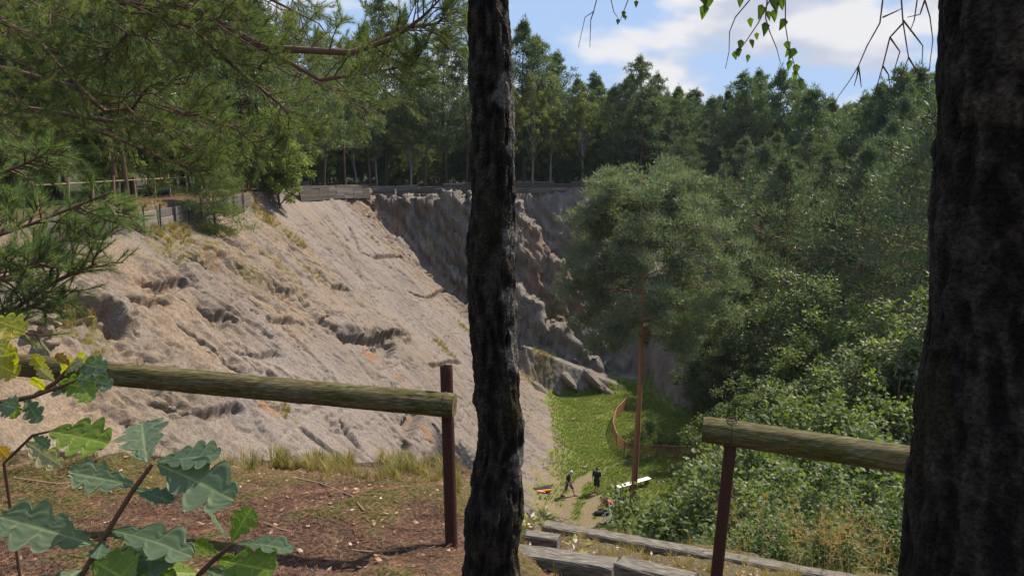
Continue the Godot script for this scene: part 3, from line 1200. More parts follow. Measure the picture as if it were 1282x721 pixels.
func place(o: Node3D, p: Vector3, s: float, turn: float, label: String, category: String, group: String):
	if o.get_parent() == null:
		add_child(o)
	o.position = p
	o.rotation.y = turn
	o.scale = Vector3(s, s, s)
	tag(o, label, category, group)

# stock of tree shapes; the first use moves the original, later uses are copies
var stock := {}
func grow(kind: String, p: Vector3, h: float, turn: float, label: String, group: String, category := "tree") -> Node3D:
	var st: Dictionary = stock[kind]
	var k: int = st.next % st.list.size()
	st.next += 1
	var proto: Node3D = st.list[k]
	var o: Node3D = proto if proto.get_parent() == null else copy_of(proto)
	place(o, p, h / st.h, turn, label, category, group)
	return o

func top_height(px: float, depth: float, top_py: float) -> Array:
	# foot of a tree whose top stands at the pixel, and its height
	var t := at(px, top_py, depth)
	var y := H(t.x, t.z)
	return [Vector3(t.x, y - 0.1, t.z), t.y - y]

func build_forest():
	var dk := Color(0.070, 0.102, 0.055)
	var lt := Color(0.158, 0.192, 0.098)
	stock["pine"] = {"h": 16.0, "next": 0, "list": []}
	for k in 6:
		stock["pine"].list.append(pine(100 + k, 16.0, 0.22 + 0.05 * (k % 3), 3.3 + 0.35 * (k % 2), 46, 5, 36, 0.42, 0.05, dk, lt, "pine_tree", 0.2 + 0.35 * (k % 3)))
	stock["birch"] = {"h": 13.0, "next": 0, "list": []}
	for k in 3:
		stock["birch"].list.append(leafy(200 + k, 13.0, 2.5, 0.2, 120, 90, 0.16, 0.055, Color(0.10, 0.14, 0.03), Color(0.27, 0.28, 0.07), 0.5, "birch_tree", Color(0.20, 0.19, 0.17), 0.35))
	stock["broad"] = {"h": 9.0, "next": 0, "list": []}
	for k in 4:
		var shade: Color = [Color(0.07, 0.11, 0.036), Color(0.095, 0.125, 0.065), Color(0.085, 0.125, 0.04), Color(0.065, 0.10, 0.045)][k]
		stock["broad"].list.append(leafy(300 + k, 9.0, 3.3, 0.08, 190, 110, 0.17, 0.06, shade, shade * 2.1 + Color(0.03, 0.0, 0.0), 0.15, "broadleaf_tree"))
	var rng := RandomNumberGenerator.new()
	rng.seed = 77
	var lp := "dark green pine in the forest behind the far quarry rim"
	var lb := "yellow green birch among the pines behind the far rim"
	var gp := "pines behind the far rim"
	var gb := "birches behind the far rim"
	# front row whose tops make the skyline: pixel column, depth, pixel row of the top
	for a in [[398, 70, 40], [425, 76, 60], [452, 80, 30], [478, 84, -4], [508, 88, 20], [532, 84, 70], [556, 88, 38], [580, 88, 60], [655, 90, 25], [676, 92, 48], [700, 96, 66], [722, 92, 98], [745, 98, 92], [770, 90, 108], [790, 96, 92], [806, 90, 72], [826, 92, 92], [850, 95, 108], [872, 98, 112], [893, 94, 122], [914, 96, 112], [936, 92, 92], [950, 95, 88], [978, 92, 86], [1000, 96, 100], [1020, 90, 112], [1042, 96, 122], [1064, 99, 132], [1086, 84, 118], [1108, 80, 104], [1132, 78, 86], [1152, 82, 84], [1180, 84, 80], [1215, 80, 60], [1250, 84, 70]]:
		var f := top_height(a[0], a[1], a[2])
		grow("pine", f[0], f[1], rng.randf() * TAU, lp, gp)
	for a in [[440, 79, 120], [468, 82, 100], [512, 84, 120], [668, 88, 85], [690, 90, 90], [730, 90, 105], [765, 93, 115], [1010, 98, 112], [640, 87, 95]]:
		var f := top_height(a[0], a[1], a[2])
		grow("birch", f[0], f[1], rng.randf() * TAU, lb, gb)
	# the wood goes on behind
	for k in 110:
		var px := lerpf(372.0, 1240.0, (k + rng.randf()) / 110.0)
		var dep := rng.randf_range(94.0, 128.0)
		var p := ray(px, 200.0) * dep
		p.y = H(p.x, p.z) - 0.1
		if rng.randf() < 0.84:
			grow("pine", p, rng.randf_range(10.5, 13.5), rng.randf() * TAU, lp, gp)
		else:
			grow("birch", p, rng.randf_range(8.0, 11.0), rng.randf() * TAU, lb, gb)
	# undergrowth at the foot of the wood
	for k in 84:
		var px := lerpf(385.0, 760.0, (k + rng.randf()) / 84.0)
		if k % 4 == 3:
			px += 190.0
		var dep := lerpf(72.0, 92.0, clampf((px - 385.0) / 110.0, 0.0, 1.0)) + 1.0 + 15.0 * pow(rng.randf(), 1.8)
		var p := ray(px, 200.0) * dep
		p.y = H(p.x, p.z) - 0.2
		grow("broad", p, rng.randf_range(3.4, 7.0), rng.randf() * TAU, "dark leafy undergrowth bush at the foot of the far pines", "undergrowth along the far rim", "bush")
	# wood on the left plateau behind the near plank walls
	for k in 52:
		var px := rng.randf_range(-60.0, 385.0)
		var least := 18.5 / maxf(0.2, (641.0 - px) / F)
		var r := ray(px, 200.0) * (maxf(least, 34.0) + 34.0 * pow(rng.randf(), 1.3))
		var x := r.x
		var z := r.z
		var p := Vector3(x, H(x, z) - 0.1, z)
		grow("pine", p, rng.randf_range(11.0, 16.0), rng.randf() * TAU, "pine in the shady wood behind the left plank walls", "pines behind the left walls")
	for a in [[-19.5, -44.0, 6.0], [-22.0, -50.0, 7.0], [-24.0, -36.0, 6.0], [-27.0, -42.0, 7.0], [-30.0, -34.0, 6.0], [-26.0, -56.0, 7.0], [-34, -46, 8.0], [-21, -58, 6.5], [-19.2, -49.0, 5.0], [-18.8, -54.0, 5.0], [-20.0, -38.0, 4.5], [-21.5, -33.0, 4.0], [-24.0, -46.0, 6.0], [-28.0, -50.0, 7.0], [-23.0, -62.0, 6.0], [-20.5, -66.0, 5.5]]:
		grow("broad", Vector3(a[0], H(a[0], a[1]) - 0.1, a[1]), a[2], rng.randf() * TAU, "leafy tree among the pines behind the left plank walls", "broadleaf trees behind the left walls")

func build_valley_trees():
	var rng := RandomNumberGenerator.new()
	rng.seed = 909
	# the tall pine on the lawn
	var f := hit(792, 640)
	var tall := lone_pine(f)
	tag(tall, "tall pine with orange trunk and rounded crown on the lawn", "tree")
	stock["slope_pine"] = {"h": 16.0, "next": 0, "list": []}
	for k in 4:
		stock["slope_pine"].list.append(pine(150 + k, 16.0, 0.2, 4.2, 40, 5, 44, 0.36, 0.04, Color(0.065, 0.09, 0.055), Color(0.15, 0.178, 0.108), "pine_tree", 0.75))
	# pines on the wooded slope to the right: pixel, depth, top
	for a in [[905, 78, 210], [960, 72, 180], [1000, 70, 200], [1040, 74, 185], [985, 60, 195], [1090, 60, 180], [1120, 66, 150], [1150, 58, 170], [1060, 82, 170], [1180, 50, 120], [1225, 46, 60], [930, 84, 170], [860, 86, 160], [885, 90, 150], [1015, 84, 165], [970, 86, 165], [1105, 78, 130], [1135, 74, 120], [840, 92, 150], [1090, 90, 125]]:
		var q := top_height(a[0], a[1], a[2])
		grow("slope_pine", q[0], q[1], rng.randf() * TAU, "blue green pine on the wooded slope right of the lawn", "pines on the right slope")
	# broadleaf trees below and between them
	stock["shiny"] = {"h": 9.0, "next": 0, "list": [leafy(320, 9.0, 3.6, 0.04, 300, 120, 0.15, 0.055, Color(0.05, 0.09, 0.028), Color(0.18, 0.21, 0.08), 0.1, "broadleaf_tree")]}
	for a in [[925, 70, 305], [868, 74, 345], [968, 64, 352], [835, 76, 385], [900, 62, 400], [812, 78, 405], [848, 70, 430], [872, 66, 452], [826, 74, 440], [798, 82, 395]]:
		var q := top_height(a[0], a[1], a[2])
		grow("shiny", q[0], q[1], rng.randf() * TAU, "rounded glossy leaved tree behind the lattice fence", "glossy trees behind the lattice fence")
	for a in [[1075, 44, 372], [1120, 40, 400], [1030, 46, 405], [1000, 38, 465], [945, 44, 470], [1075, 36, 440], [1130, 34, 440], [1010, 52, 330], [1180, 36, 360], [1240, 34, 330], [1040, 32, 470]]:
		var q := top_height(a[0], a[1], a[2])
		grow("broad", q[0], q[1], rng.randf() * TAU, "leafy green tree on the slope above the right guard rail", "leafy trees beyond the right rail")
	# bushes just below the ledge
	stock["bush"] = {"h": 5.0, "next": 0, "list": []}
	for k in 3:
		stock["bush"].list.append(leafy(340 + k, 5.0, 2.5, 0.0, 170, 90, 0.13, 0.05, Color(0.075, 0.115, 0.04), Color(0.19, 0.235, 0.095), 0.05, "bush"))
	for a in [[905, 30, 648], [905, 29, 625], [905, 26, 585], [940, 25, 565], [975, 24, 575], [1020, 22, 590], [1060, 20, 610], [1100, 19, 590], [965, 20, 622], [960, 18, 640], [905, 24, 684], [950, 21, 662], [1010, 17, 640], [1130, 24, 545], [1050, 27, 545], [990, 29, 540], [1090, 16, 640]]:
		var q := top_height(a[0], a[1], a[2])
		grow("bush", q[0], maxf(q[1], 1.0), rng.randf() * TAU, "light green leafy bush on the slope just below the timber edging", "bushes below the timber edging", "bush")
	# small oak at the end of the pale plank wall
	var q := top_height(343, 49.5, 134)
	stock["oak"] = {"h": 7.0, "next": 0, "list": [leafy(361, 7.0, 2.6, 0.0, 220, 110, 0.15, 0.06, Color(0.10, 0.16, 0.04), Color(0.28, 0.32, 0.09), 0.1, "oak_tree")]}
	grow("oak", q[0], q[1], 0.4, "bright leafy oak overhanging the rim at the end of the pale plank wall", "")
	var sap := top_height(262, 37, 175)
	var young := pine(411, 6.0, 0.0, 2.3, 64, 6, 70, 0.22, 0.016, Color(0.10, 0.135, 0.04), Color(0.20, 0.23, 0.08), "young_pine_tree")
	young.name = "young_pine_tree"
	place(young, sap[0], sap[1] / 6.0, 0.0, "soft yellow green young pine in front of the pale plank wall", "tree", "")

# the pine on the lawn: long bare orange trunk, broad rounded crown in needle puffs
func lone_pine(foot: Vector3) -> Node3D:
	var rng := RandomNumberGenerator.new()
	rng.seed = 4242
	var o := thing("tall_pine_tree", "x", "tree", foot)
	var d: float = foot.length()
	var top := at(800, 205, foot.dot(Basis(Vector3.RIGHT, -PITCH) * Vector3(0, 0, -1)) - 3.4) - foot
	var tr := Geo.new()
	var pts := []
	var rad := []
	var lim := top.y
	for k in 25:
		var t := k / 24.0
		pts.append(Vector3(0.25 * sin(t * 3.0) + top.x * t * 0.4, lim * 0.97 * t - (0.5 if k == 0 else 0.0), 0.15 * sin(t * 4.0)))
		rad.append(lerpf(0.20, 0.03, pow(t, 1.1)) + (0.05 if k == 0 else 0.0) + 0.012 * sin(k * 2.3))
	tr.tube(pts, rad, 12, Color(0.15, 0.085, 0.06), Color(0.58, 0.26, 0.12))
	for k in 12:
		var t := 0.14 + 0.03 * k
		var p: Vector3 = pts[int(t * 24)]
		var a := rng.randf() * TAU
		tr.tube([p, p + Vector3(cos(a) * 0.45, 0.04, sin(a) * 0.45)], [0.03, 0.015], 5, Color(0.16, 0.09, 0.06))
	var cr := Geo.new()
	var ca := Color(0.105, 0.135, 0.085)
	var cb := Color(0.215, 0.240, 0.155)
	var az := 0.3
	var nb := 50
	for b in nb:
		var f := (b + rng.randf() * 0.5) / nb
		var t := lerpf(0.565, 0.97, f)
		az += 2.4 + rng.randf_range(-0.3, 0.3)
		var k0 := int(t * 24)
		var p0: Vector3 = pts[k0]
		var l := 5.2 * (0.30 + 0.70 * sin(PI * clampf(f * 0.75 + 0.20, 0.0, 1.0))) * rng.randf_range(0.7, 1.05)
		var dir := Vector3(cos(az), 0, sin(az))
		var rise := lerpf(-0.10, 0.75, f)
		var p1 := p0 + dir * l * 0.35 + Vector3(0, l * 0.06, 0)
		var p2 := p0 + dir * l * 0.7 + Vector3(0, l * rise * 0.5, 0)
		var p3 := p0 + dir * l + Vector3(0, l * rise * 0.85, 0)
		tr.tube([p0, p1, p2, p3], [0.085 * (1.1 - f), 0.06 * (1.1 - f), 0.035 * (1.1 - f), 0.012], 6, Color(0.24, 0.115, 0.065), Color(0.16, 0.10, 0.07))
		for s in 9:
			var u := rng.randf_range(0.3, 1.0)
			var q := p1.lerp(p3, u) if u < 0.5 else p2.lerp(p3, (u - 0.5) * 2.0)
			var off := Vector3(rng.randf_range(-1, 1), rng.randf_range(-0.2, 0.55), rng.randf_range(-1, 1)) * l * 0.26
			var e := q + off
			tr.tube([q, (q + e) * 0.5 + Vector3(0, 0.1, 0), e], [0.022, 0.014, 0.006], 4, Color(0.2, 0.12, 0.08))
			for m in 4:
				needle_puff(cr, rng, e + rand_unit(rng) * 0.45, 0.50, 0.26, 60, 0.27, 0.026, ca, cb)
	part("trunk", tr.mesh(), mats["far_bark"], o)
	part("crown", cr.mesh(), mats["needles"], o)
	return o

# ------------------------------------------------------------------ near pines on the left
func shoot_mesh(sd: int, l: float, needles: int, nl: float, nw: float) -> ArrayMesh:
	# a pine shoot along +x with needles standing forward all round
	var rng := RandomNumberGenerator.new()
	rng.seed = sd
	var g := Geo.new()
	for k in needles:
		var t := pow(rng.randf(), 0.8)
		var p := Vector3(l * t, 0, 0)
		var a := rng.randf() * TAU
		var open := lerpf(1.05, 0.35, t) + rng.randf_range(-0.15, 0.15)
		var d := Vector3(cos(open), sin(open) * cos(a), sin(open) * sin(a))
		d = (d + Vector3(0, 0.12, 0)).normalized()
		var s := d.cross(rand_unit(rng)).normalized() * nw
		var tip := p + d * nl * rng.randf_range(0.75, 1.1)
		g.tri(p - s, p + s, tip, Color.WHITE.lerp(Color(0.72, 0.78, 0.6), rng.randf()))
	var w := Geo.new()
	w.tube([Vector3.ZERO, Vector3(l, 0, 0)], [0.004, 0.0025], 3, Color(1.0, 0.62, 0.48))
	for k in w.i.size():
		g.v.push_back(w.v[w.i[k]])
		g.n.push_back(w.n[w.i[k]])
		g.c.push_back(w.c[w.i[k]])
	return g.mesh()

func wander(a: Vector3, b: Vector3, n: int, amt: float, sag: float, rng: RandomNumberGenerator) -> Array:
	var pts := [a]
	var l := a.distance_to(b)
	for k in range(1, n):
		var t := float(k) / n
		pts.append(a.lerp(b, t) + rand_unit(rng) * l * amt + Vector3(0, -sag * l * sin(PI * t), 0))
	pts.append(b)
	return pts

func along_line(pts: Array, t: float) -> Vector3:
	var f := clampf(t, 0.0, 0.9999) * (pts.size() - 1)
	var k := int(f)
	return pts[k].lerp(pts[k + 1], f - k)

func bough(wood: Geo, xf: Array, cols: Array, rng: RandomNumberGenerator, pts: Array, r0: float, twigs: int, tl: float, shoots: int, from: float, ca: Color, cb: Color, bark: Color):
	var rad := []
	for k in pts.size():
		rad.append(lerpf(r0, 0.006, float(k) / (pts.size() - 1)))
	wood.tube(pts, rad, 7, bark)
	var o := Vector3.ZERO
	for k in twigs:
		var u := lerpf(from, 1.0, (k + rng.randf()) / twigs)
		var p := along_line(pts, u)
		var m: Vector3 = (along_line(pts, minf(u + 0.05, 1.0)) - along_line(pts, u - 0.05)).normalized()
		var side := m.cross(rand_unit(rng)).normalized()
		var dir := (m * 0.75 + side * 0.8 + Vector3(0, 0.08, 0)).normalized()
		var l := tl * lerpf(1.15, 0.6, u) * rng.randf_range(0.6, 1.15)
		var tw := wander(p, p + dir * l + Vector3(0, -0.05 * l, 0), 3, 0.05, 0.0, rng)
		wood.tube(tw, [0.008, 0.006, 0.004, 0.003], 4, bark * 0.9)
		var tone := rng.randf()
		for s in shoots:
			var v := lerpf(0.15, 1.0, (s + rng.randf()) / shoots)
			var q := along_line(tw, v)
			var sd := (dir * 0.8 + rand_unit(rng) * 0.75 + Vector3(0, 0.18, 0)).normalized()
			var z := rng.randf_range(0.75, 1.15)
			xf.append(Transform3D(basis_from(sd, rand_unit(rng)).scaled(Vector3(z, z, z)), q - o))
			cols.append(ca.lerp(cb, clampf(tone * 0.6 + rng.randf() * 0.5, 0.0, 1.0)))

func build_left_pines():
	var rng := RandomNumberGenerator.new()
	rng.seed = 515
	var sm := shoot_mesh(1, 0.15, 74, 0.075, 0.0016)
	var bark := Color(0.125, 0.078, 0.055)
	# big pine whose boughs hang across the top left
	var foot := Vector3(-9.6, 0, -10.5)
	foot.y = H(foot.x, foot.z) - 0.1
	var o := thing("overhanging_pine_tree", "large pine whose needled boughs hang over the quarry rim", "tree", foot)
	var wood := Geo.new()
	var pts := []
	var rad := []
	for k in 17:
		var t := k / 16.0
		pts.append(foot + Vector3(0.35 * sin(t * 4.0), t * 13.0 - (0.4 if k == 0 else 0.0), 0.2 * sin(t * 5.0)))
		rad.append(lerpf(0.26, 0.05, t))
	wood.tube(pts, rad, 14, Color(0.12, 0.08, 0.06), Color(0.30, 0.13, 0.06))
	var xf := []
	var cols := []
	var ca := Color(0.080, 0.125, 0.050)
	var cb := Color(0.26, 0.30, 0.13)
	# main limbs through points of the place (pixel, pixel, depth)
	var limbs := [
		[[-140, -120, 9.8], [40, -60, 9.4], [140, 0, 9.0], [195, 14, 8.8], [240, 36, 8.7], [270, 72, 8.6], [340, 90, 8.4]],
		[[195, 14, 8.8], [165, 34, 8.9], [145, 58, 9.0], [120, 75, 9.2]],
		[[-160, -60, 9.8], [0, 26, 9.2], [45, 48, 9.0], [72, 80, 8.9], [110, 120, 8.8]],
		[[-140, 60, 10.0], [20, 90, 9.8], [100, 112, 9.6], [132, 140, 9.5], [165, 136, 9.4], [185, 108, 9.3], [240, 95, 9.2]],
		[[140, 0, 9.0], [240, 10, 8.4], [330, 60, 7.9], [440, 66, 7.5], [492, 48, 7.3], [528, 22, 7.2], [556, -6, 7.1]],
		[[-140, 110, 10.4], [60, 140, 10.2], [140, 152, 10.0], [205, 165, 9.8], [245, 190, 9.6]],
		[[60, 140, 10.2], [150, 175, 10.0], [205, 200, 9.9], [262, 216, 9.8]],
		[[240, 36, 8.7], [300, 90, 8.6], [350, 130, 8.5], [380, 170, 8.5]],
		[[330, 60, 7.9], [400, 100, 7.8], [470, 90, 7.6], [520, 80, 7.5]],
		[[440, 66, 7.5], [500, 35, 7.5], [545, 30, 7.5], [570, 15, 7.4]],
		[[-100, -160, 9.6], [120, -90, 9.0], [260, -40, 8.6], [340, 0, 8.4], [400, 30, 8.2]],
	]
	for l in limbs:
		var lp := []
		for p in l:
			lp.append(at(p[0], p[1], p[2]))
		if l[0][0] < -90:
			lp.push_front(pts[clampi(int((lp[0].y - foot.y - 0.5) / 13.0 * 16.0), 1, 12)])
		var big: bool = l[0][0] < 0 or l.size() > 5
		bough(wood, xf, cols, rng, lp, 0.06 if big else 0.03, 20, 0.7, 8, 0.35, ca, cb, bark)
	# smaller boughs that fill the space between
	for k in 52:
		var px := rng.randf_range(-60.0, 430.0)
		var py := rng.randf_range(-50.0, 195.0) - maxf(px - 250.0, 0.0) * 0.3
		var d := rng.randf_range(7.6, 11.6)
		var a := at(px - 110.0, py - 40.0 + rng.randf_range(-20, 20), d + 0.4)
		var b := at(px + rng.randf_range(20, 70), py + rng.randf_range(-5, 40), d)
		bough(wood, xf, cols, rng, wander(a, b, 5, 0.05, -0.04, rng), 0.014, 11, 0.55, 7, 0.15, ca, cb, bark)
	local(wood, foot)
	part("trunk", wood.mesh(), mats["far_bark"], o)
	var nd := scatter("needles", sm, mats["near_needles"], moved(xf, foot), cols, o)
	nd.position = Vector3.ZERO
	# young pine at the left edge, nearer, reaching in from outside the picture
	foot = Vector3(-4.6, 0, -4.3)
	foot.y = ledge_y(foot.x, foot.z)
	o = thing("small_pine_tree", "bushy blue green young pine growing at the ledge beside the rail", "tree", foot)
	wood = Geo.new()
	xf = []
	cols = []
	pts = []
	for k in 7:
		pts.append(foot + Vector3(0.06 * sin(k * 1.3), k * 0.52 - (0.15 if k == 0 else 0.0), 0.05 * sin(k * 2.0)))
	wood.tube(pts, [0.06, 0.055, 0.05, 0.04, 0.03, 0.02, 0.008], 10, Color(0.14, 0.09, 0.06))
	ca = Color(0.095, 0.155, 0.068)
	cb = Color(0.24, 0.30, 0.14)
	for l in [[[-120, 380, 4.5], [0, 318, 4.3], [55, 312, 4.2], [95, 292, 4.2], [150, 262, 4.1]], [[-130, 420, 4.5], [20, 385, 4.2], [70, 352, 4.1], [120, 330, 4.1]], [[-120, 330, 4.4], [-20, 300, 4.2], [40, 280, 4.1], [140, 240, 4.0]], [[-130, 440, 4.4], [-20, 410, 4.2], [30, 388, 4.1], [62, 370, 4.1]], [[-120, 280, 4.8], [-20, 225, 4.7], [30, 205, 4.6], [60, 190, 4.6]], [[-120, 350, 4.3], [-30, 340, 4.0], [10, 350, 3.9], [50, 330, 3.9]], [[-120, 360, 4.6], [20, 350, 4.6], [80, 300, 4.7], [130, 300, 4.7]]]:
		var lp := []
		for p in l:
			lp.append(at(p[0], p[1], p[2]))
		lp.push_front(pts[clampi(int((lp[0].y - foot.y - 0.2) / 0.52), 1, 5)])
		bough(wood, xf, cols, rng, lp, 0.018, 15, 0.30, 6, 0.42, ca, cb, bark)
	local(wood, foot)
	part("trunk", wood.mesh(), mats["far_bark"], o)
	scatter("needles", shoot_mesh(2, 0.11, 66, 0.058, 0.0011), mats["near_needles"], moved(xf, foot), cols, o)

func local(g: Geo, o: Vector3):
	for k in g.v.size():
		g.v[k] -= o

func moved(xf: Array, o: Vector3) -> Array:
	for k in xf.size():
		xf[k].origin -= o
	return xf

# ------------------------------------------------------------------ the two trunks close to the camera
func bark_trunk(centre: Array, rows: Array, sides: int, amp: float, sd: int, pale: Color, pale_side: float, pale_amt: float) -> ArrayMesh:
	# centre: [y, x, z, radius] knots from the foot up
	var g := Geo.new()
	var fine := noise(sd, 13.0, 4, true)
	var plate := noise(sd + 1, 3.2, 4)
	var lump := noise(sd + 2, 1.3, 3)
	var wart := noise(sd + 3, 16.0, 4)
	for y in rows:
		var k := 0
		while k < centre.size() - 2 and centre[k + 1][0] < y:
			k += 1
		var t: float = clampf((y - centre[k][0]) / (centre[k + 1][0] - centre[k][0]), 0.0, 1.0)
		t = t * t * (3.0 - 2.0 * t)
		var cx := lerpf(centre[k][1], centre[k + 1][1], t)
		var cz := lerpf(centre[k][2], centre[k + 1][2], t)
		var r := lerpf(centre[k][3], centre[k + 1][3], t)
		for j in sides:
			var a := TAU * j / sides
			var dx := cos(a)
			var dz := sin(a)
			var q := Vector3(dx * r, y, dz * r)
			var rid := fine.get_noise_3d(q.x, q.y * 0.24, q.z)
			var pl := plate.get_noise_3d(q.x * 1.9, q.y * 0.75, q.z * 1.9)
			var lm := lump.get_noise_3d(q.x, q.y, q.z)
			var wt := wart.get_noise_3d(q.x, q.y * 0.8, q.z)
			var terr := pl * 3.0
			terr = floorf(terr) + smoothstep(0.7, 1.0, terr - floorf(terr))
			var d := amp * (rid * 1.25 + terr * 0.7 + lm * 0.4 + wt * 0.45)
			var rr := r + d
			g.v.push_back(Vector3(cx + dx * rr, y, cz + dz * rr))
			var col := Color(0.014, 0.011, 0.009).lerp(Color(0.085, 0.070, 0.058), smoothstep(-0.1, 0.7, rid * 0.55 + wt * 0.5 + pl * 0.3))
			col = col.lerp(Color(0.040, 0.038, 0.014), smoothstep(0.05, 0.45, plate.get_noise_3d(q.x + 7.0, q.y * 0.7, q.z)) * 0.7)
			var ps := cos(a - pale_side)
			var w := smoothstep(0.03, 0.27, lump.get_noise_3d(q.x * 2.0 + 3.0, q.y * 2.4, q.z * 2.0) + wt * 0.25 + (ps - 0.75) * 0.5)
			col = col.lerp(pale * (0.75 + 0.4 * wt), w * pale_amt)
			g.c.push_back(col)
	for i in rows.size() - 1:
		for j in sides:
			var a := i * sides + j
			var b := i * sides + (j + 1) % sides
			g.i.append_array(PackedInt32Array([a, b, a + sides, b, b + sides, a + sides]))
	g.smooth_normals()
	return g.mesh()

func build_near_trunks():
	var rows := []
	var y := -2.55
	while y < 0.95:
		rows.append(y)
		y += 0.0085
	while y < 8.0:
		rows.append(y)
		y += 0.12
	var knots := []
	# pixel row -> pixel column and half width, all at 3.6 m
	for k in [[800, 612, 46], [721, 612, 37], [665, 615, 40], [630, 620, 34], [560, 626, 30], [480, 622, 30], [420, 617, 30], [330, 616, 31], [240, 617, 29], [150, 618, 27], [70, 616, 26], [0, 612, 25], [-60, 610, 24]]:
		var p := at(k[1], k[0], 3.6)
		knots.append([p.y, p.x, -3.55, k[2] * 3.6 / F * 0.93])
	knots.push_front([-2.8, -0.11, -3.55, 0.24])
	knots.append([8.2, 0.1, -3.5, 0.05])
	var o := thing("birch_tree", "leaning old birch with black cracked bark standing before the rail gap", "tree", Vector3(-0.11, -2.1, -3.55))
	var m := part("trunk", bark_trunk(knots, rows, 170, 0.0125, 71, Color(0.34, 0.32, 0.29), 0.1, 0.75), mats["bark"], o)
	m.position = -o.position
	birch_home = o
	# right trunk
	rows = []
	y = -2.2
	while y < 0.55:
		rows.append(y)
		y += 0.0055
	while y < 8.0:
		rows.append(y)
		y += 0.12
	knots = [[-2.4, 1.16, -1.72, 0.27]]
	for k in [[900, 1112], [760, 1116], [700, 1124], [600, 1134], [560, 1137], [500, 1143], [430, 1152], [340, 1158], [250, 1162], [180, 1166], [120, 1168], [60, 1174], [0, 1176], [-60, 1178]]:
		var r := lerpf(0.165, 0.195, clampf((k[0] - 300.0) / 420.0, 0.0, 1.0))
		var e := ray(k[1] + 6.0, k[0])
		var left := atan(e.x / -e.z)
		var cx := 1.2
		for n in 4:
			cx = 1.72 * tan(left + asin(r / sqrt(cx * cx + 1.72 * 1.72)))
		knots.append([e.y / -e.z * (1.72 - r * sin(left)), cx, -1.72, r])
	knots.append([8.2, 1.35, -1.7, 0.07])
	o = thing("birch_tree", "thick dark trunk with pinkish bark scars beside the right rail", "tree", Vector3(1.2, -1.95, -1.72))
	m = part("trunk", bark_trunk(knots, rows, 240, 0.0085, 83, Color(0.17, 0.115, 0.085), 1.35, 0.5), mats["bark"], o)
	m.position = -o.position
	right_home = o

var birch_home: Node3D
var right_home: Node3D

# ------------------------------------------------------------------ guard rails
func log_mesh(a: Vector3, b: Vector3, r: float, sd: int, o: Vector3) -> ArrayMesh:
	var g := Geo.new()
	var nz := noise(sd, 2.5, 4)
	var nh := noise(sd + 1, 14.0, 4)
	var along := (b - a).normalized()
	var bs := basis_from(along, Vector3.UP)
	var l := a.distance_to(b)
	var n := int(l / 0.014)
	var sides := 56
	for k in n + 1:
		var t := float(k) / n
		var p := a.lerp(b, t)
		for j in sides:
			var an := TAU * j / sides
			var dirv := bs.y * cos(an) + bs.z * sin(an)
			var q := Vector3(l * t, cos(an) * 0.3, sin(an) * 0.3)
			var crack := smoothstep(0.62, 0.80, nh.get_noise_3d(q.x * 0.10, q.y * 1.5, q.z * 1.5) + 0.25)
			var rr := r * (1.0 + 0.05 * nz.get_noise_3d(q.x, q.y, q.z)) + 0.0022 * nh.get_noise_3d(q.x * 0.6, q.y, q.z) - crack * 0.006
			if k < 2 or k > n - 2:
				rr -= 0.004
			g.v.push_back(p + dirv * rr - o)
			var col := Color(0.25, 0.21, 0.105).lerp(Color(0.15, 0.12, 0.052), smoothstep(-0.3, 0.4, nh.get_noise_3d(q.x * 0.25, q.y * 2.0, q.z * 2.0)))
			var green := smoothstep(-0.15, 0.30, nz.get_noise_3d(q.x * 0.8 + 5.0, q.y * 2.0, q.z * 2.0) + nh.get_noise_3d(q.x * 0.4, q.y, q.z) * 0.3)
			col = col.lerp(Color(0.125, 0.128, 0.024), green * 0.9)
			col = col.lerp(Color(0.36, 0.35, 0.30), smoothstep(0.25, 0.5, nh.get_noise_3d(q.x * 0.5 + 9.0, q.y * 1.2, q.z)) * 0.5)
			g.c.push_back(col)
	for k in n:
		for j in sides:
			var x := k * sides + j
			var w := k * sides + (j + 1) % sides
			g.i.append_array(PackedInt32Array([x, x + sides, w, w, x + sides, w + sides]))
	g.smooth_normals()
	for e in [0, n]:
		var base := g.v.size()
		var p := (a if e == 0 else b) - o
		var nn := -along if e == 0 else along
		for ring in 4:
			var f := 1.0 - ring * 0.3
			for j in sides:
				g.v.push_back(p.lerp(g.v[e * sides + j], f) + nn * 0.001)
				g.n.push_back(nn)
				var tone := 0.75 + 0.25 * sin(f * 40.0)
				g.c.push_back(Color(0.34, 0.27, 0.13) * tone)
		for ring in 3:
			for j in sides:
				var x: int = base + ring * sides + j
				var w: int = base + ring * sides + (j + 1) % sides
				if e == 0:
					g.i.append_array(PackedInt32Array([x, w, x + sides, w, w + sides, x + sides]))
				else:
					g.i.append_array(PackedInt32Array([x, x + sides, w, w, x + sides, w + sides]))
		for j in sides - 2:
			g.i.append_array(PackedInt32Array([base + 3 * sides, base + 3 * sides + j + 1, base + 3 * sides + j + 2]))
	return g.mesh()

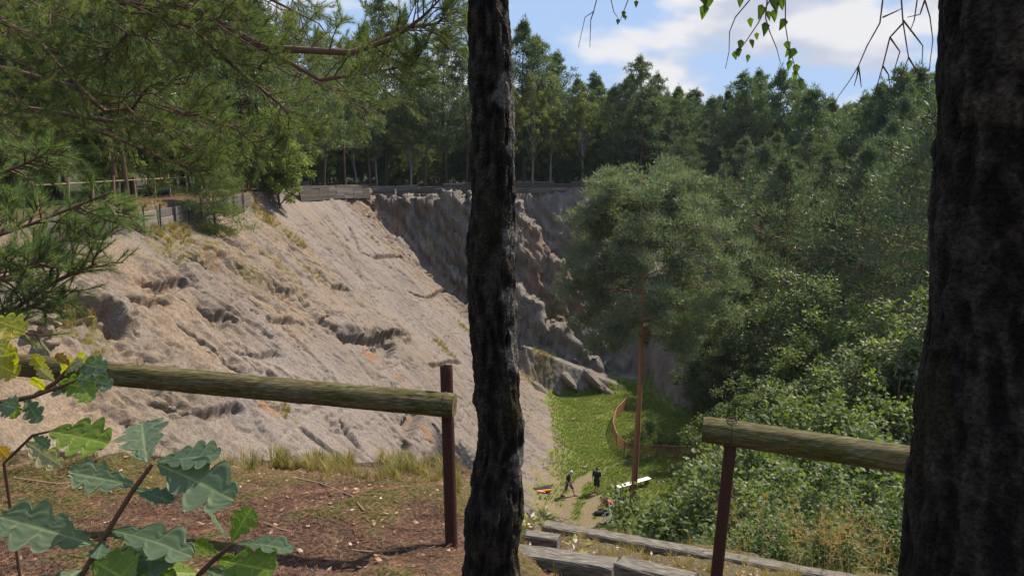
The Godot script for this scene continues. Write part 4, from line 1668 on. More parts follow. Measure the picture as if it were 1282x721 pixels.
func hollow_post(a: Vector3, b: Vector3, r: float, o: Vector3) -> ArrayMesh:
	# tube open at the top, with a thin wall
	var g := Geo.new()
	var up := (b - a).normalized()
	var bs := basis_from(up, Vector3.FORWARD)
	var sides := 28
	var prof := [[0.0, r], [0.0, r], [1.0, r], [1.0, r * 0.82], [0.9, r * 0.82]]
	var segs := 40
	var stations := []
	for k in segs + 1:
		stations.append([float(k) / segs, r])
	stations.append([1.0, r * 0.82])
	stations.append([0.92, r * 0.80])
	var nz := noise(33, 6.0, 3)
	for s in stations:
		for j in sides:
			var an := TAU * j / sides
			var d := bs.y * cos(an) + bs.z * sin(an)
			var rr: float = s[1] * (1.0 + 0.015 * nz.get_noise_3d(cos(an), s[0] * 6.0, sin(an)))
			g.v.push_back(a.lerp(b, s[0]) + d * rr - o)
			g.c.push_back(Color.WHITE)
	for k in stations.size() - 1:
		for j in sides:
			var x := k * sides + j
			var w := k * sides + (j + 1) % sides
			g.i.append_array(PackedInt32Array([x, x + sides, w, w, x + sides, w + sides]))
	g.smooth_normals()
	return g.mesh()

func strap_mesh(c: Vector3, along: Vector3, r: float, thick: float, o: Vector3) -> ArrayMesh:
	var g := Geo.new()
	var bs := basis_from(along, Vector3.UP)
	var pts := []
	var rad := []
	for k in 33:
		var an := TAU * k / 32.0
		pts.append(c + (bs.y * cos(an) + bs.z * sin(an)) * r - o)
		rad.append(thick)
	g.tube(pts, rad, 6, Color.WHITE)
	return g.mesh()

func build_guard_rails():
	var a := at(-150, 441, 4.85)
	var b := at(569, 508, 4.35)
	var base := at(566, 677, 4.45)
	base.y = ledge_y(base.x, base.z)
	var o := thing("guard_rail", "mossy log guard rail ending at a rusty brown steel post", "railing", base)
	part("rail", log_mesh(a, b, 0.071, 5, base), mats["log"], o)
	var top := at(558.5, 458, 4.42)
	part("post", hollow_post(base - Vector3(0, 0.3, 0), top, 0.037, base), mats["rust"], o)
	part("strap", strap_mesh(at(557, 507, 4.351), b - a, 0.0735, 0.003, base), mats["dark_metal"], o)
	for k in 2:
		var bolt := Geo.new()
		var bp := at(552 + k * 12, 500 + k * 3, 4.35) - base
		bolt.tube([bp + Vector3(0, -0.02, 0.055), bp + Vector3(0, -0.02, 0.081)], [0.007, 0.007], 8, Color.WHITE)
		part("bolt", bolt.mesh(), mats["dark_metal"], o)
	var hid := at(-148, 441, 4.93)
	part("post", hollow_post(Vector3(hid.x, H(hid.x, hid.z) - 0.3, hid.z), hid + Vector3(0, 0.12, 0), 0.037, base), mats["rust"], o)
	a = at(880, 537, 4.2)
	b = at(1330, 604, 3.75)
	var lowp := at(889, 760, 4.2)
	lowp.y = ledge_y(lowp.x, lowp.z)
	o = thing("guard_rail", "log guard rail with a wire loop on a leaning rusty post", "railing", lowp)
	part("rail", log_mesh(a, b, 0.0725, 17, lowp), mats["log"], o)
	var along := (b - a).normalized()
	var mid := a + along * 0.155
	part("post", hollow_post(lowp - Vector3(0, 0.3, 0), mid - Vector3(0, 0.03, 0), 0.033, lowp), mats["rust"], o)
	part("strap", strap_mesh(mid, along, 0.0755, 0.0025, lowp), mats["dark_metal"], o)
	var ring := strap_mesh(mid + Vector3(0.0, 0.079, 0), Vector3(0, 1, 0.001), 0.027, 0.003, lowp)
	part("ring", ring, mats["rust"], o)
	var far := at(1325, 603, 3.8)
	part("post", hollow_post(Vector3(far.x, H(far.x, far.z) - 0.3, far.z), far, 0.033, lowp), mats["rust"], o)

# ------------------------------------------------------------------ timber edging and steps
func timber(label: String, a: Vector3, b: Vector3, h: float, d: float, sd: int, mat: Material, called := "step_timber"):
	var l := a.distance_to(b)
	var m := part(called, beam_mesh(l, h, d, 0.012, 0.16, sd), mat)
	m.transform = Transform3D(basis_from(b - a, Vector3.UP), (a + b) * 0.5)
	tag(m, label, "timber")

func build_steps():
	var a := at(681, 659, 7.1)
	var b := at(1105, 735, 6.05)
	timber("long weathered timber edging the drop above the bushes", a, b, 0.075, 0.13, 3, mats["grey_wood"], "edging_timber")
	a = at(640, 697, 5.25)
	b = at(771, 716, 4.95)
	timber("split grey step timber with a jagged end beside the birch", a, b, 0.13, 0.17, 4, mats["grey_wood"])
	a = at(776, 716, 4.75)
	b = at(870, 738, 4.45)
	timber("short grey step timber with a dark sawn end in the grass", a, b, 0.16, 0.14, 6, mats["grey_wood"])
	a = at(655, 672, 6.1)
	b = at(700, 678, 6.0)
	timber("small half buried grey step timber among pale weeds", a, b, 0.08, 0.12, 8, mats["grey_wood"])

# ------------------------------------------------------------------ things on the quarry floor
func floor_at(px: float, py: float) -> Vector3:
	var r := ray(px, py)
	var p := r * (FLOOR / r.y)
	return Vector3(p.x, H(p.x, p.z) + n_mid.get_noise_2d(p.x * 0.6, p.z * 0.6) * 0.04, p.z)

# joints of a figure facing +z, feet near y = 0; returns bones of the naked body and of the clothes
func build_person(label: String, where: Vector3, turn: float, j: Dictionary, shirt: Material, shorts: Material, hair: Material, helmet: bool):
	var o := thing("person", label, "person", where)
	o.rotation.y = turn
	var body := []
	var hd: Vector3 = j.head
	var nk: Vector3 = j.neck
	var ch: Vector3 = j.chest
	var pv: Vector3 = j.pelvis
	var up := (hd - nk).normalized()
	var fwd: Vector3 = j.face
	fwd = (fwd - up * fwd.dot(up)).normalized()
	var rt := up.cross(fwd)
	body.append([hd + up * 0.035 - fwd * 0.015, hd - up * 0.02, 0.085, 0.082])
	body.append([hd - up * 0.03 + fwd * 0.02, hd - up * 0.085 + fwd * 0.045, 0.066, 0.042])
	body.append([hd + fwd * 0.088, hd + fwd * 0.103 - up * 0.025, 0.009, 0.013])
	body.append([hd + rt * 0.085, hd + rt * 0.088 - up * 0.03, 0.016, 0.010])
	body.append([hd - rt * 0.085, hd - rt * 0.088 - up * 0.03, 0.016, 0.010])
	body.append([hd - up * 0.04 - fwd * 0.02, nk, 0.052, 0.056])
	body.append([nk, ch, 0.06, 0.105])
	var acr: Vector3 = (j.sh_l - j.sh_r).normalized()
	body.append([ch + acr * 0.075, ch - acr * 0.075, 0.105, 0.105])
	body.append([ch + acr * 0.05, pv + acr * 0.055, 0.11, 0.10])
	body.append([ch - acr * 0.05, pv - acr * 0.055, 0.11, 0.10])
	var cloth := [[nk - up * 0.03, ch, 0.075, 0.118], [ch + acr * 0.085, ch - acr * 0.085, 0.115, 0.115], [ch + acr * 0.055, pv + acr * 0.06, 0.122, 0.115], [ch - acr * 0.055, pv - acr * 0.06, 0.122, 0.115]]
	var legs := [[pv + acr * 0.06, pv - acr * 0.06, 0.12, 0.12]]
	for s in ["l", "r"]:
		var sh: Vector3 = j["sh_" + s]
		var el: Vector3 = j["el_" + s]
		var wr: Vector3 = j["wr_" + s]
		var hp: Vector3 = j["hip_" + s]
		var kn: Vector3 = j["kn_" + s]
		var an: Vector3 = j["an_" + s]
		body.append([ch, sh, 0.075, 0.055])
		body.append([sh, el, 0.050, 0.038])
		body.append([el, wr, 0.040, 0.026])
		body.append([hp, kn, 0.082, 0.052])
		body.append([kn, kn.lerp(an, 0.35), 0.050, 0.054])
		body.append([kn.lerp(an, 0.35), an, 0.054, 0.034])
		var sg := 1.0 if s == "l" else -1.0
		var f: Vector3 = j.get("foot_" + s, Vector3(0, -0.05, 0.16))
		body.append([an, an + f, 0.036, 0.030])
		cloth.append([sh - acr * sg * 0.03, sh.lerp(el, 0.62), 0.068, 0.064])
		cloth.append([ch, sh, 0.085, 0.065])
		legs.append([hp, hp.lerp(kn, 0.92), 0.104, 0.088])
	var g := Geo.new()
	skin(body, 0.022, 38.0, g, Color.WHITE)
	for s in ["l", "r"]:
		hand(g, j["wr_" + s], (j["wr_" + s] - j["el_" + s]).normalized(), 1.0 if s == "l" else -1.0)
	part("body", g.mesh(), mats["skin"], o)
	g = Geo.new()
	skin(cloth, 0.024, 38.0, g, Color.WHITE)
	part("shirt", g.mesh(), shirt, o)
	g = Geo.new()
	skin(legs, 0.024, 38.0, g, Color.WHITE)
	part("shorts", g.mesh(), shorts, o)
	g = Geo.new()
	if helmet:
		skin([[hd + up * 0.045 - fwd * 0.01, hd + up * 0.02 - fwd * 0.02, 0.106, 0.108], [hd + up * 0.05 + fwd * 0.07, hd + up * 0.035 + fwd * 0.11, 0.05, 0.03]], 0.015, 60.0, g, Color.WHITE)
		part("cap", g.mesh(), hair, o)
	else:
		skin([[hd + up * 0.045 - fwd * 0.022, hd + up * 0.0 - fwd * 0.045, 0.087, 0.078]], 0.012, 60.0, g, Color.WHITE)
		part("hair", g.mesh(), hair, o)
	for s in [-1.0, 1.0]:
		g = Geo.new()
		skin([[hd + rt * 0.033 * s + fwd * 0.086, hd + rt * 0.036 * s + fwd * 0.085, 0.009, 0.009]], 0.004, 200.0, g, Color.WHITE)
		part("eye", g.mesh(), mats["eye"], o)
	for s in ["l", "r"]:
		var an: Vector3 = j["an_" + s]
		var f: Vector3 = j.get("foot_" + s, Vector3(0, -0.05, 0.16))
		g = Geo.new()
		skin([[an - Vector3(0, 0.035, 0) - f * 0.15, an + f, 0.045, 0.040], [an, an - Vector3(0, 0.03, 0), 0.042, 0.045]], 0.014, 60.0, g, Color.WHITE)
		part("shoe", g.mesh(), mats["shoe"], o)

func hand(g: Geo, wr: Vector3, d: Vector3, side: float):
	var b := basis_from(d, Vector3(0, 0, 1) if absf(d.z) < 0.8 else Vector3(0, 1, 0))
	var fw := b.y
	var out := b.z
	var bones := [[wr - d * 0.02, wr + d * 0.03, 0.024, 0.024], [wr + d * 0.03 + fw * 0.022, wr + d * 0.085 + fw * 0.024, 0.016, 0.014], [wr + d * 0.03 - fw * 0.022, wr + d * 0.08 - fw * 0.024, 0.016, 0.013], [wr + d * 0.03, wr + d * 0.085, 0.018, 0.015]]
	var len := [0.068, 0.078, 0.072, 0.055]
	for k in 4:
		var r0 := wr + d * (0.078 - absf(k - 1.2) * 0.003) + fw * (0.033 - 0.022 * k)
		var l: float = len[k]
		var m := r0 + d * l * 0.5 + out * side * 0.008
		var e := m + d * l * 0.42 + out * side * 0.026
		bones.append([r0, m, 0.0092, 0.0085])
		bones.append([m, e, 0.0085, 0.007])
	var t0 := wr + d * 0.03 + fw * 0.03
	var t1 := t0 + (d * 0.6 + fw * 0.8).normalized() * 0.038
	bones.append([t0, t1, 0.013, 0.010])
	bones.append([t1, t1 + (d * 0.9 + fw * 0.3).normalized() * 0.03, 0.010, 0.008])
	skin(bones, 0.006, 190.0, g, Color.WHITE)

func build_quarry_floor_things():
	var up := Vector3.UP
	# walker with the light headgear, legs apart, head bent
	build_person("person in dark top and shorts with pale blue headgear, legs apart", floor_at(711.5, 621), 1.25, {
		"head": Vector3(0.0, 1.58, 0.17), "neck": Vector3(0, 1.44, 0.06), "face": Vector3(0.0, -0.5, 0.85), "chest": Vector3(0, 1.24, 0.0), "pelvis": Vector3(0, 0.93, -0.03),
		"sh_l": Vector3(0.19, 1.38, 0.02), "sh_r": Vector3(-0.19, 1.38, 0.02), "el_l": Vector3(0.26, 1.12, 0.06), "el_r": Vector3(-0.25, 1.12, -0.05), "wr_l": Vector3(0.2, 0.96, 0.24), "wr_r": Vector3(-0.24, 0.92, 0.08),
		"hip_l": Vector3(0.1, 0.9, -0.02), "hip_r": Vector3(-0.1, 0.9, -0.03), "kn_l": Vector3(0.13, 0.48, 0.26), "kn_r": Vector3(-0.13, 0.47, -0.14), "an_l": Vector3(0.14, 0.08, 0.38), "an_r": Vector3(-0.14, 0.09, -0.38),
	}, mats["black_cloth"], mats["grey_cloth"], mats["helmet"], true)
	build_person("person in navy shirt and dark shorts standing on the worn track", floor_at(747, 618), 2.75, {
		"head": Vector3(0.0, 1.67, 0.04), "neck": Vector3(0, 1.51, 0.0), "face": Vector3(0.1, -0.1, 1.0), "chest": Vector3(0, 1.30, -0.02), "pelvis": Vector3(0, 0.95, 0.0),
		"sh_l": Vector3(0.205, 1.44, -0.01), "sh_r": Vector3(-0.205, 1.44, -0.01), "el_l": Vector3(0.27, 1.15, -0.04), "el_r": Vector3(-0.28, 1.15, -0.03), "wr_l": Vector3(0.28, 0.90, 0.05), "wr_r": Vector3(-0.29, 0.90, 0.06),
		"hip_l": Vector3(0.1, 0.92, 0.0), "hip_r": Vector3(-0.1, 0.92, 0.0), "kn_l": Vector3(0.11, 0.50, 0.08), "kn_r": Vector3(-0.11, 0.49, -0.02), "an_l": Vector3(0.12, 0.08, 0.12), "an_r": Vector3(-0.12, 0.09, -0.16),
	}, mats["navy_cloth"], mats["navy_cloth"], mats["hair"], false)
	build_person("crouching person in red shirt bending over dark gear", floor_at(764, 640), -1.7, {
		"head": Vector3(0.0, 0.84, 0.50), "neck": Vector3(0, 0.82, 0.34), "face": Vector3(0.0, -0.8, 0.6), "chest": Vector3(0, 0.72, 0.18), "pelvis": Vector3(0, 0.42, -0.14),
		"sh_l": Vector3(0.2, 0.78, 0.30), "sh_r": Vector3(-0.2, 0.78, 0.30), "el_l": Vector3(0.26, 0.55, 0.42), "el_r": Vector3(-0.26, 0.55, 0.42), "wr_l": Vector3(0.16, 0.38, 0.56), "wr_r": Vector3(-0.16, 0.38, 0.56),
		"hip_l": Vector3(0.1, 0.40, -0.12), "hip_r": Vector3(-0.1, 0.40, -0.12), "kn_l": Vector3(0.2, 0.50, 0.26), "kn_r": Vector3(-0.2, 0.48, 0.24), "an_l": Vector3(0.18, 0.08, 0.04), "an_r": Vector3(-0.18, 0.08, 0.02),
	}, mats["red_cloth"], mats["black_cloth"], mats["grey_hair"], false)
	# long white bench
	var a := floor_at(769, 619)
	var b := floor_at(813, 606)
	var mid := (a + b) * 0.5
	var o := thing("plank_bench", "long low white plank bench standing on the lawn", "bench", mid)
	o.rotation.y = -atan2((b - a).z, (b - a).x)
	var l := a.distance_to(b)
	for k in 2:
		var m := part("seat_plank", beam_mesh(l, 0.05, 0.19, 0.008, 0.0, 11), mats["white_paint"], o)
		m.position = Vector3(0, 0.42, -0.10 + 0.205 * k)
	for s in [-0.42, 0.0, 0.42]:
		var m := part("leg", beam_mesh(0.07, 0.42, 0.36, 0.006, 0.0, 12), mats["lattice_wood"], o)
		m.position = Vector3(l * s, 0.19, 0)
	var m2 := part("stretcher", beam_mesh(l * 0.86, 0.10, 0.04, 0.005, 0.0, 13), mats["lattice_wood"], o)
	m2.position = Vector3(0, 0.30, 0.0)
	# black and orange carry bag lying open
	var p := floor_at(679, 619)
	o = thing("carry_bag", "open black and orange bag lying on the trodden grass", "bag", p)
	o.rotation.y = 0.25
	var g := Geo.new()
	skin([[Vector3(-0.5, 0.10, 0), Vector3(0.5, 0.12, 0), 0.13, 0.12], [Vector3(-0.45, 0.1, -0.2), Vector3(0.45, 0.14, -0.22), 0.11, 0.13], [Vector3(-0.75, 0.18, -0.25), Vector3(-0.3, 0.12, -0.05), 0.05, 0.1], [Vector3(0.75, 0.20, -0.3), Vector3(0.3, 0.12, -0.05), 0.05, 0.1]], 0.03, 30.0, g, Color.WHITE)
	part("shell", g.mesh(), mats["black_cloth"], o)
	g = Geo.new()
	skin([[Vector3(-0.42, 0.10, 0.19), Vector3(0.5, 0.10, 0.17), 0.09, 0.08]], 0.025, 30.0, g, Color.WHITE)
	part("lining", g.mesh(), mats["orange_cloth"], o)
	g = Geo.new()
	g.tube(wander(Vector3(-0.7, 0.1, 0.1), Vector3(0.1, 0.05, 0.38), 6, 0.05, -0.1, RandomNumberGenerator.new()), [0.02, 0.02, 0.02, 0.02, 0.02, 0.02, 0.02], 6, Color.WHITE)
	part("strap", g.mesh(), mats["white_paint"], o)
	# dark gear in front of the crouching person
	p = floor_at(756, 644)
	o = thing("gear_bag", "dark lumpy gear bag on the ground before the red shirt", "bag", p)
	g = Geo.new()
	skin([[Vector3(-0.45, 0.13, 0.1), Vector3(0.2, 0.15, 0), 0.15, 0.16], [Vector3(-0.2, 0.12, -0.25), Vector3(0.3, 0.1, 0.2), 0.13, 0.1]], 0.03, 30.0, g, Color.WHITE)
	part("shell", g.mesh(), mats["black_cloth"], o)
	g = Geo.new()
	skin([[Vector3(-0.1, 0.30, 0.0), Vector3(0.12, 0.30, 0.0), 0.02, 0.02], [Vector3(-0.1, 0.22, 0), Vector3(-0.1, 0.30, 0), 0.02, 0.02], [Vector3(0.12, 0.22, 0), Vector3(0.12, 0.30, 0), 0.02, 0.02]], 0.012, 80.0, g, Color.WHITE)
	part("handle", g.mesh(), mats["grey_cloth"], o)
	p = floor_at(778, 634)
	o = thing("rucksack", "small grey rucksack standing beside the pine trunk", "bag", p)
	g = Geo.new()
	skin([[Vector3(0, 0.18, 0), Vector3(0, 0.42, 0), 0.17, 0.15], [Vector3(0, 0.15, 0.12), Vector3(0, 0.3, 0.12), 0.1, 0.09]], 0.03, 30.0, g, Color.WHITE)
	part("body", g.mesh(), mats["grey_cloth"], o)
	g = Geo.new()
	skin([[Vector3(-0.15, 0.5, 0), Vector3(0.15, 0.5, 0), 0.09, 0.09]], 0.02, 50.0, g, Color.WHITE)
	part("lid", g.mesh(), mats["black_cloth"], o)
	# two white slatted trestles
	for k in 2:
		p = floor_at(763 + k * 6, 656 - k * 13)
		o = thing("slatted_trestle", ["white slatted trestle leaning by the dark gear bag", "white slatted trestle tipped beside the grey rucksack"][k], "trestle", p)
		o.rotation = Vector3(0.12, 0.5 - k * 0.7, 0.22)
		for s in [-1, 1]:
			g = Geo.new()
			g.tube([Vector3(0.22 * s, 0, 0.2), Vector3(0.17 * s, 0.85, -0.1)], [0.025, 0.025], 6, Color.WHITE)
			part("leg", g.mesh(), mats["white_paint"], o)
			g = Geo.new()
			g.tube([Vector3(0.22 * s, 0, -0.35), Vector3(0.17 * s, 0.85, -0.1)], [0.025, 0.025], 6, Color.WHITE)
			part("leg", g.mesh(), mats["white_paint"], o)
		for r in 3:
			var sl := part("slat", beam_mesh(0.44, 0.07, 0.025, 0.005, 0.0, 14), mats["white_paint"], o)
			sl.position = Vector3(0, 0.3 + r * 0.25, 0.1 - 0.088 * r)
	# pale boulder and loose stones on the grass
	var rng := RandomNumberGenerator.new()
	rng.seed = 12
	for s in [[733, 586, 0.26, "flat pale boulder half sunk in the lawn"], [717, 526, 0.28, "grey boulder in the shaded part of the lawn"], [824, 604, 0.18, ""], [831, 604, 0.15, ""], [838, 603, 0.2, ""], [845, 603, 0.16, ""]]:
		p = floor_at(s[0], s[1])
		var st := part("boulder" if s[3] else "stone", stone_mesh(80 + int(s[0]) % 5, s[2]), mats["rock"])
		st.position = p + Vector3(0, s[2] * 0.2, 0)
		st.rotation.y = rng.randf() * 6.0
		st.scale.y = 0.6
		if s[3]:
			tag(st, s[3], "boulder")
		else:
			tag(st, "small stone in the row at the end of the bench", "stone", "stones beyond the bench")
	# rocks fallen to the foot of the face
	for s in [[712, 476, 1.0], [742, 474, 1.2], [752, 486, 0.8], [672, 486, 0.8], [700, 494, 0.5], [762, 492, 0.6]]:
		p = hit(s[0], s[1], 20.0)
		var st := part("fallen_rock", stone_mesh(120 + int(s[0]) % 6, s[2], Color(0.25, 0.215, 0.19)), mats["rock"])
		st.position = p + Vector3(0, s[2] * 0.1, 0)
		st.rotation = Vector3(rng.randf_range(-0.2, 0.2), rng.randf_range(-0.3, 0.3), -0.7)
		st.scale = Vector3(1.7, 0.55, 0.9)
		tag(st, "angular grey rock in the heap at the foot of the rock face", "rock", "rocks at the foot of the face")
	# tufts of dry grass rooted on the ledges of the slab
	var sx := []
	var sc := []
	for m in moss_spots:
		var c2: Vector2 = m[0]
		for k in int(34.0 * m[1] * m[1]) + 6:
			var off: Vector2 = Vector2(rng.randfn(0, 0.5), rng.randfn(0, 0.5)) * float(m[1]) * 0.8
			var x := c2.x + off.x
			var z := c2.y + off.y
			var sz := rng.randf_range(0.5, 1.4)
			sx.append(Transform3D(Basis(up, rng.randf() * TAU).scaled(Vector3(sz, sz, sz)), Vector3(x, H(x, z) - 0.02, z)))
			sc.append(Color(0.20, 0.20, 0.05).lerp(Color(0.36, 0.29, 0.13), rng.randf()))
	var sg := scatter("slab_grass", tuft_mesh(5, 20, 0.24, 0.16, 0.007), mats["grass"], sx, sc)
	tag(sg, "yellowish grass tufts rooted on ledges of the rock face", "grass", "", "stuff")
	# lattice fence round the planted corner
	var line := []
	for q in [[784, 511], [772, 524], [767, 541], [772, 557], [782, 568], [800, 573], [822, 573], [845, 574], [868, 573], [890, 572]]:
		line.append(floor_at(q[0], q[1]))
	o = thing("lattice_fence", "low curved brown lattice fence round a planted corner of the lawn", "fence", line[0])
	for k in line.size():
		g = Geo.new()
		g.tube([line[k] - o.position - Vector3(0, 0.1, 0), line[k] - o.position + Vector3(0, 0.95, 0)], [0.05, 0.045], 7, Color.WHITE)
		part("post", g.mesh(), mats["lattice_wood"], o)
		if k == 0:
			continue
		var u: Vector3 = line[k - 1] - o.position
		var v: Vector3 = line[k] - o.position
		g = Geo.new()
		var n := int(u.distance_to(v) / 0.16)
		for s in range(-5, n):
			for w in 2:
				var t0 := float(s) / n
				var t1 := float(s + 5) / n
				var c0 := clampf(t0, 0.0, 1.0)
				var c1 := clampf(t1, 0.0, 1.0)
				if c1 <= c0:
					continue
				var h0 := (c0 - t0) / (t1 - t0) * 0.8
				var h1 := (c1 - t0) / (t1 - t0) * 0.8
				if w == 1:
					h0 = 0.8 - h0
					h1 = 0.8 - h1
				g.tube([u.lerp(v, c0) + Vector3(0, 0.05 + h0, 0), u.lerp(v, c1) + Vector3(0, 0.05 + h1, 0)], [0.013, 0.013], 4, Color.WHITE)
		var lat := part("lattice", g.mesh(), mats["lattice_wood"], o)
		lat.set_meta("kind", "stuff")
		g = Geo.new()
		g.tube([u + Vector3(0, 0.9, 0), v + Vector3(0, 0.9, 0)], [0.035, 0.035], 6, Color.WHITE)
		part("rail", g.mesh(), mats["lattice_wood"], o)
	# planting inside the lattice fence
	for q in [[800, 545, 556], [826, 538, 560], [845, 560, 564], [815, 520, 545], [860, 540, 556]]:
		var f := floor_at(q[0], q[2])
		var h := 1.2 + 0.4 * rng.randf()
		grow("bush", f, h, rng.randf() * 6.0, "shrub growing inside the curved lattice fence", "shrubs inside the lattice fence", "shrub")
	# tufts of grass on the lawn
	var xf := []
	var cols := []
	var tuft := tuft_mesh(3, 16, 0.15, 0.09, 0.006)
	var tries := 0
	while xf.size() < 26000 and tries < 90000:
		tries += 1
		var x := rng.randf_range(1.5, 16.0)
		var z := rng.randf_range(-69.0, -38.0)
		var y := H(x, z)
		if y > FLOOR + 0.55 or path_weight(x, z) > 0.35 or rng.randf() < smoothstep(5.0, 2.8, x) * 0.7:
			continue
		y += n_mid.get_noise_2d(x * 0.6, z * 0.6) * 0.12
		var s := rng.randf_range(0.6, 1.3)
		xf.append(Transform3D(Basis(up, rng.randf() * TAU).scaled(Vector3(s, s, s)), Vector3(x, y, z)))
		cols.append(Color(0.17, 0.27, 0.045).lerp(Color(0.28, 0.34, 0.09), rng.randf() * 0.7))
	var gr := scatter("lawn_grass", tuft, mats["grass"], xf, cols)
	tag(gr, "short green grass growing all over the quarry lawn", "grass", "", "stuff")

# tuft of curved blades
func tuft_mesh(sd: int, blades: int, h: float, spread: float, w: float) -> ArrayMesh:
	var rng := RandomNumberGenerator.new()
	rng.seed = sd
	var g := Geo.new()
	for k in blades:
		var a := rng.randf() * TAU
		var d := Vector3(cos(a), 0, sin(a))
		var p0 := d * spread * rng.randf() * 0.5
		var l := h * rng.randf_range(0.5, 1.2)
		var bend := rng.randf_range(0.15, 0.9)
		var s := d.cross(Vector3.UP) * w
		var p1 := p0 + Vector3(0, l * 0.5, 0) + d * l * bend * 0.2
		var p2 := p0 + Vector3(0, l * (1.0 - bend * 0.3), 0) + d * l * bend * 0.75
		var c := Color.WHITE.lerp(Color(1.0, 0.84, 0.66), rng.randf())
		g.tri(p0 - s, p0 + s, p1 + s * 0.8, c)
		g.tri(p0 - s, p1 + s * 0.8, p1 - s * 0.8, c)
		g.tri(p1 - s * 0.8, p1 + s * 0.8, p2, c)
	return g.mesh()

# tall dry grass stalk with a loose panicle
func stalk_mesh(sd: int, h: float) -> ArrayMesh:
	var rng := RandomNumberGenerator.new()
	rng.seed = sd
	var g := Geo.new()
	var lean := Vector3(rng.randf_range(-0.2, 0.2), 0, rng.randf_range(-0.2, 0.2))
	var prev := Vector3.ZERO
	for k in 8:
		var t := (k + 1) / 8.0
		var p := Vector3(0, h * t, 0) + lean * t * t
		var s := Vector3(0.0016, 0, 0.0008)
		g.tri(prev - s, prev + s, p, Color(1, 0.95, 0.8))
		g.tri(prev - Vector3(0, 0, 0.0016), prev + Vector3(0, 0, 0.0016), p, Color(1, 0.95, 0.8))
		if t > 0.55:
			for b in 5:
				var d := (rand_unit(rng) + Vector3(0, 0.9, 0)).normalized()
				var l := 0.09 * (1.4 - t) * rng.randf_range(0.7, 1.3)
				var e := p + d * l
				var q := d.cross(Vector3.RIGHT).normalized() * 0.0018
				g.tri(p - q, p + q, e, Color(1.0, 0.85, 0.75))
				for m in 3:
					var c := p.lerp(e, 0.5 + 0.25 * m)
					g.tri(c - q * 1.5, c + q * 1.5, c + d * 0.015 + Vector3(0, -0.004, 0), Color(1.0, 0.80, 0.70))
		prev = p
	return g.mesh()

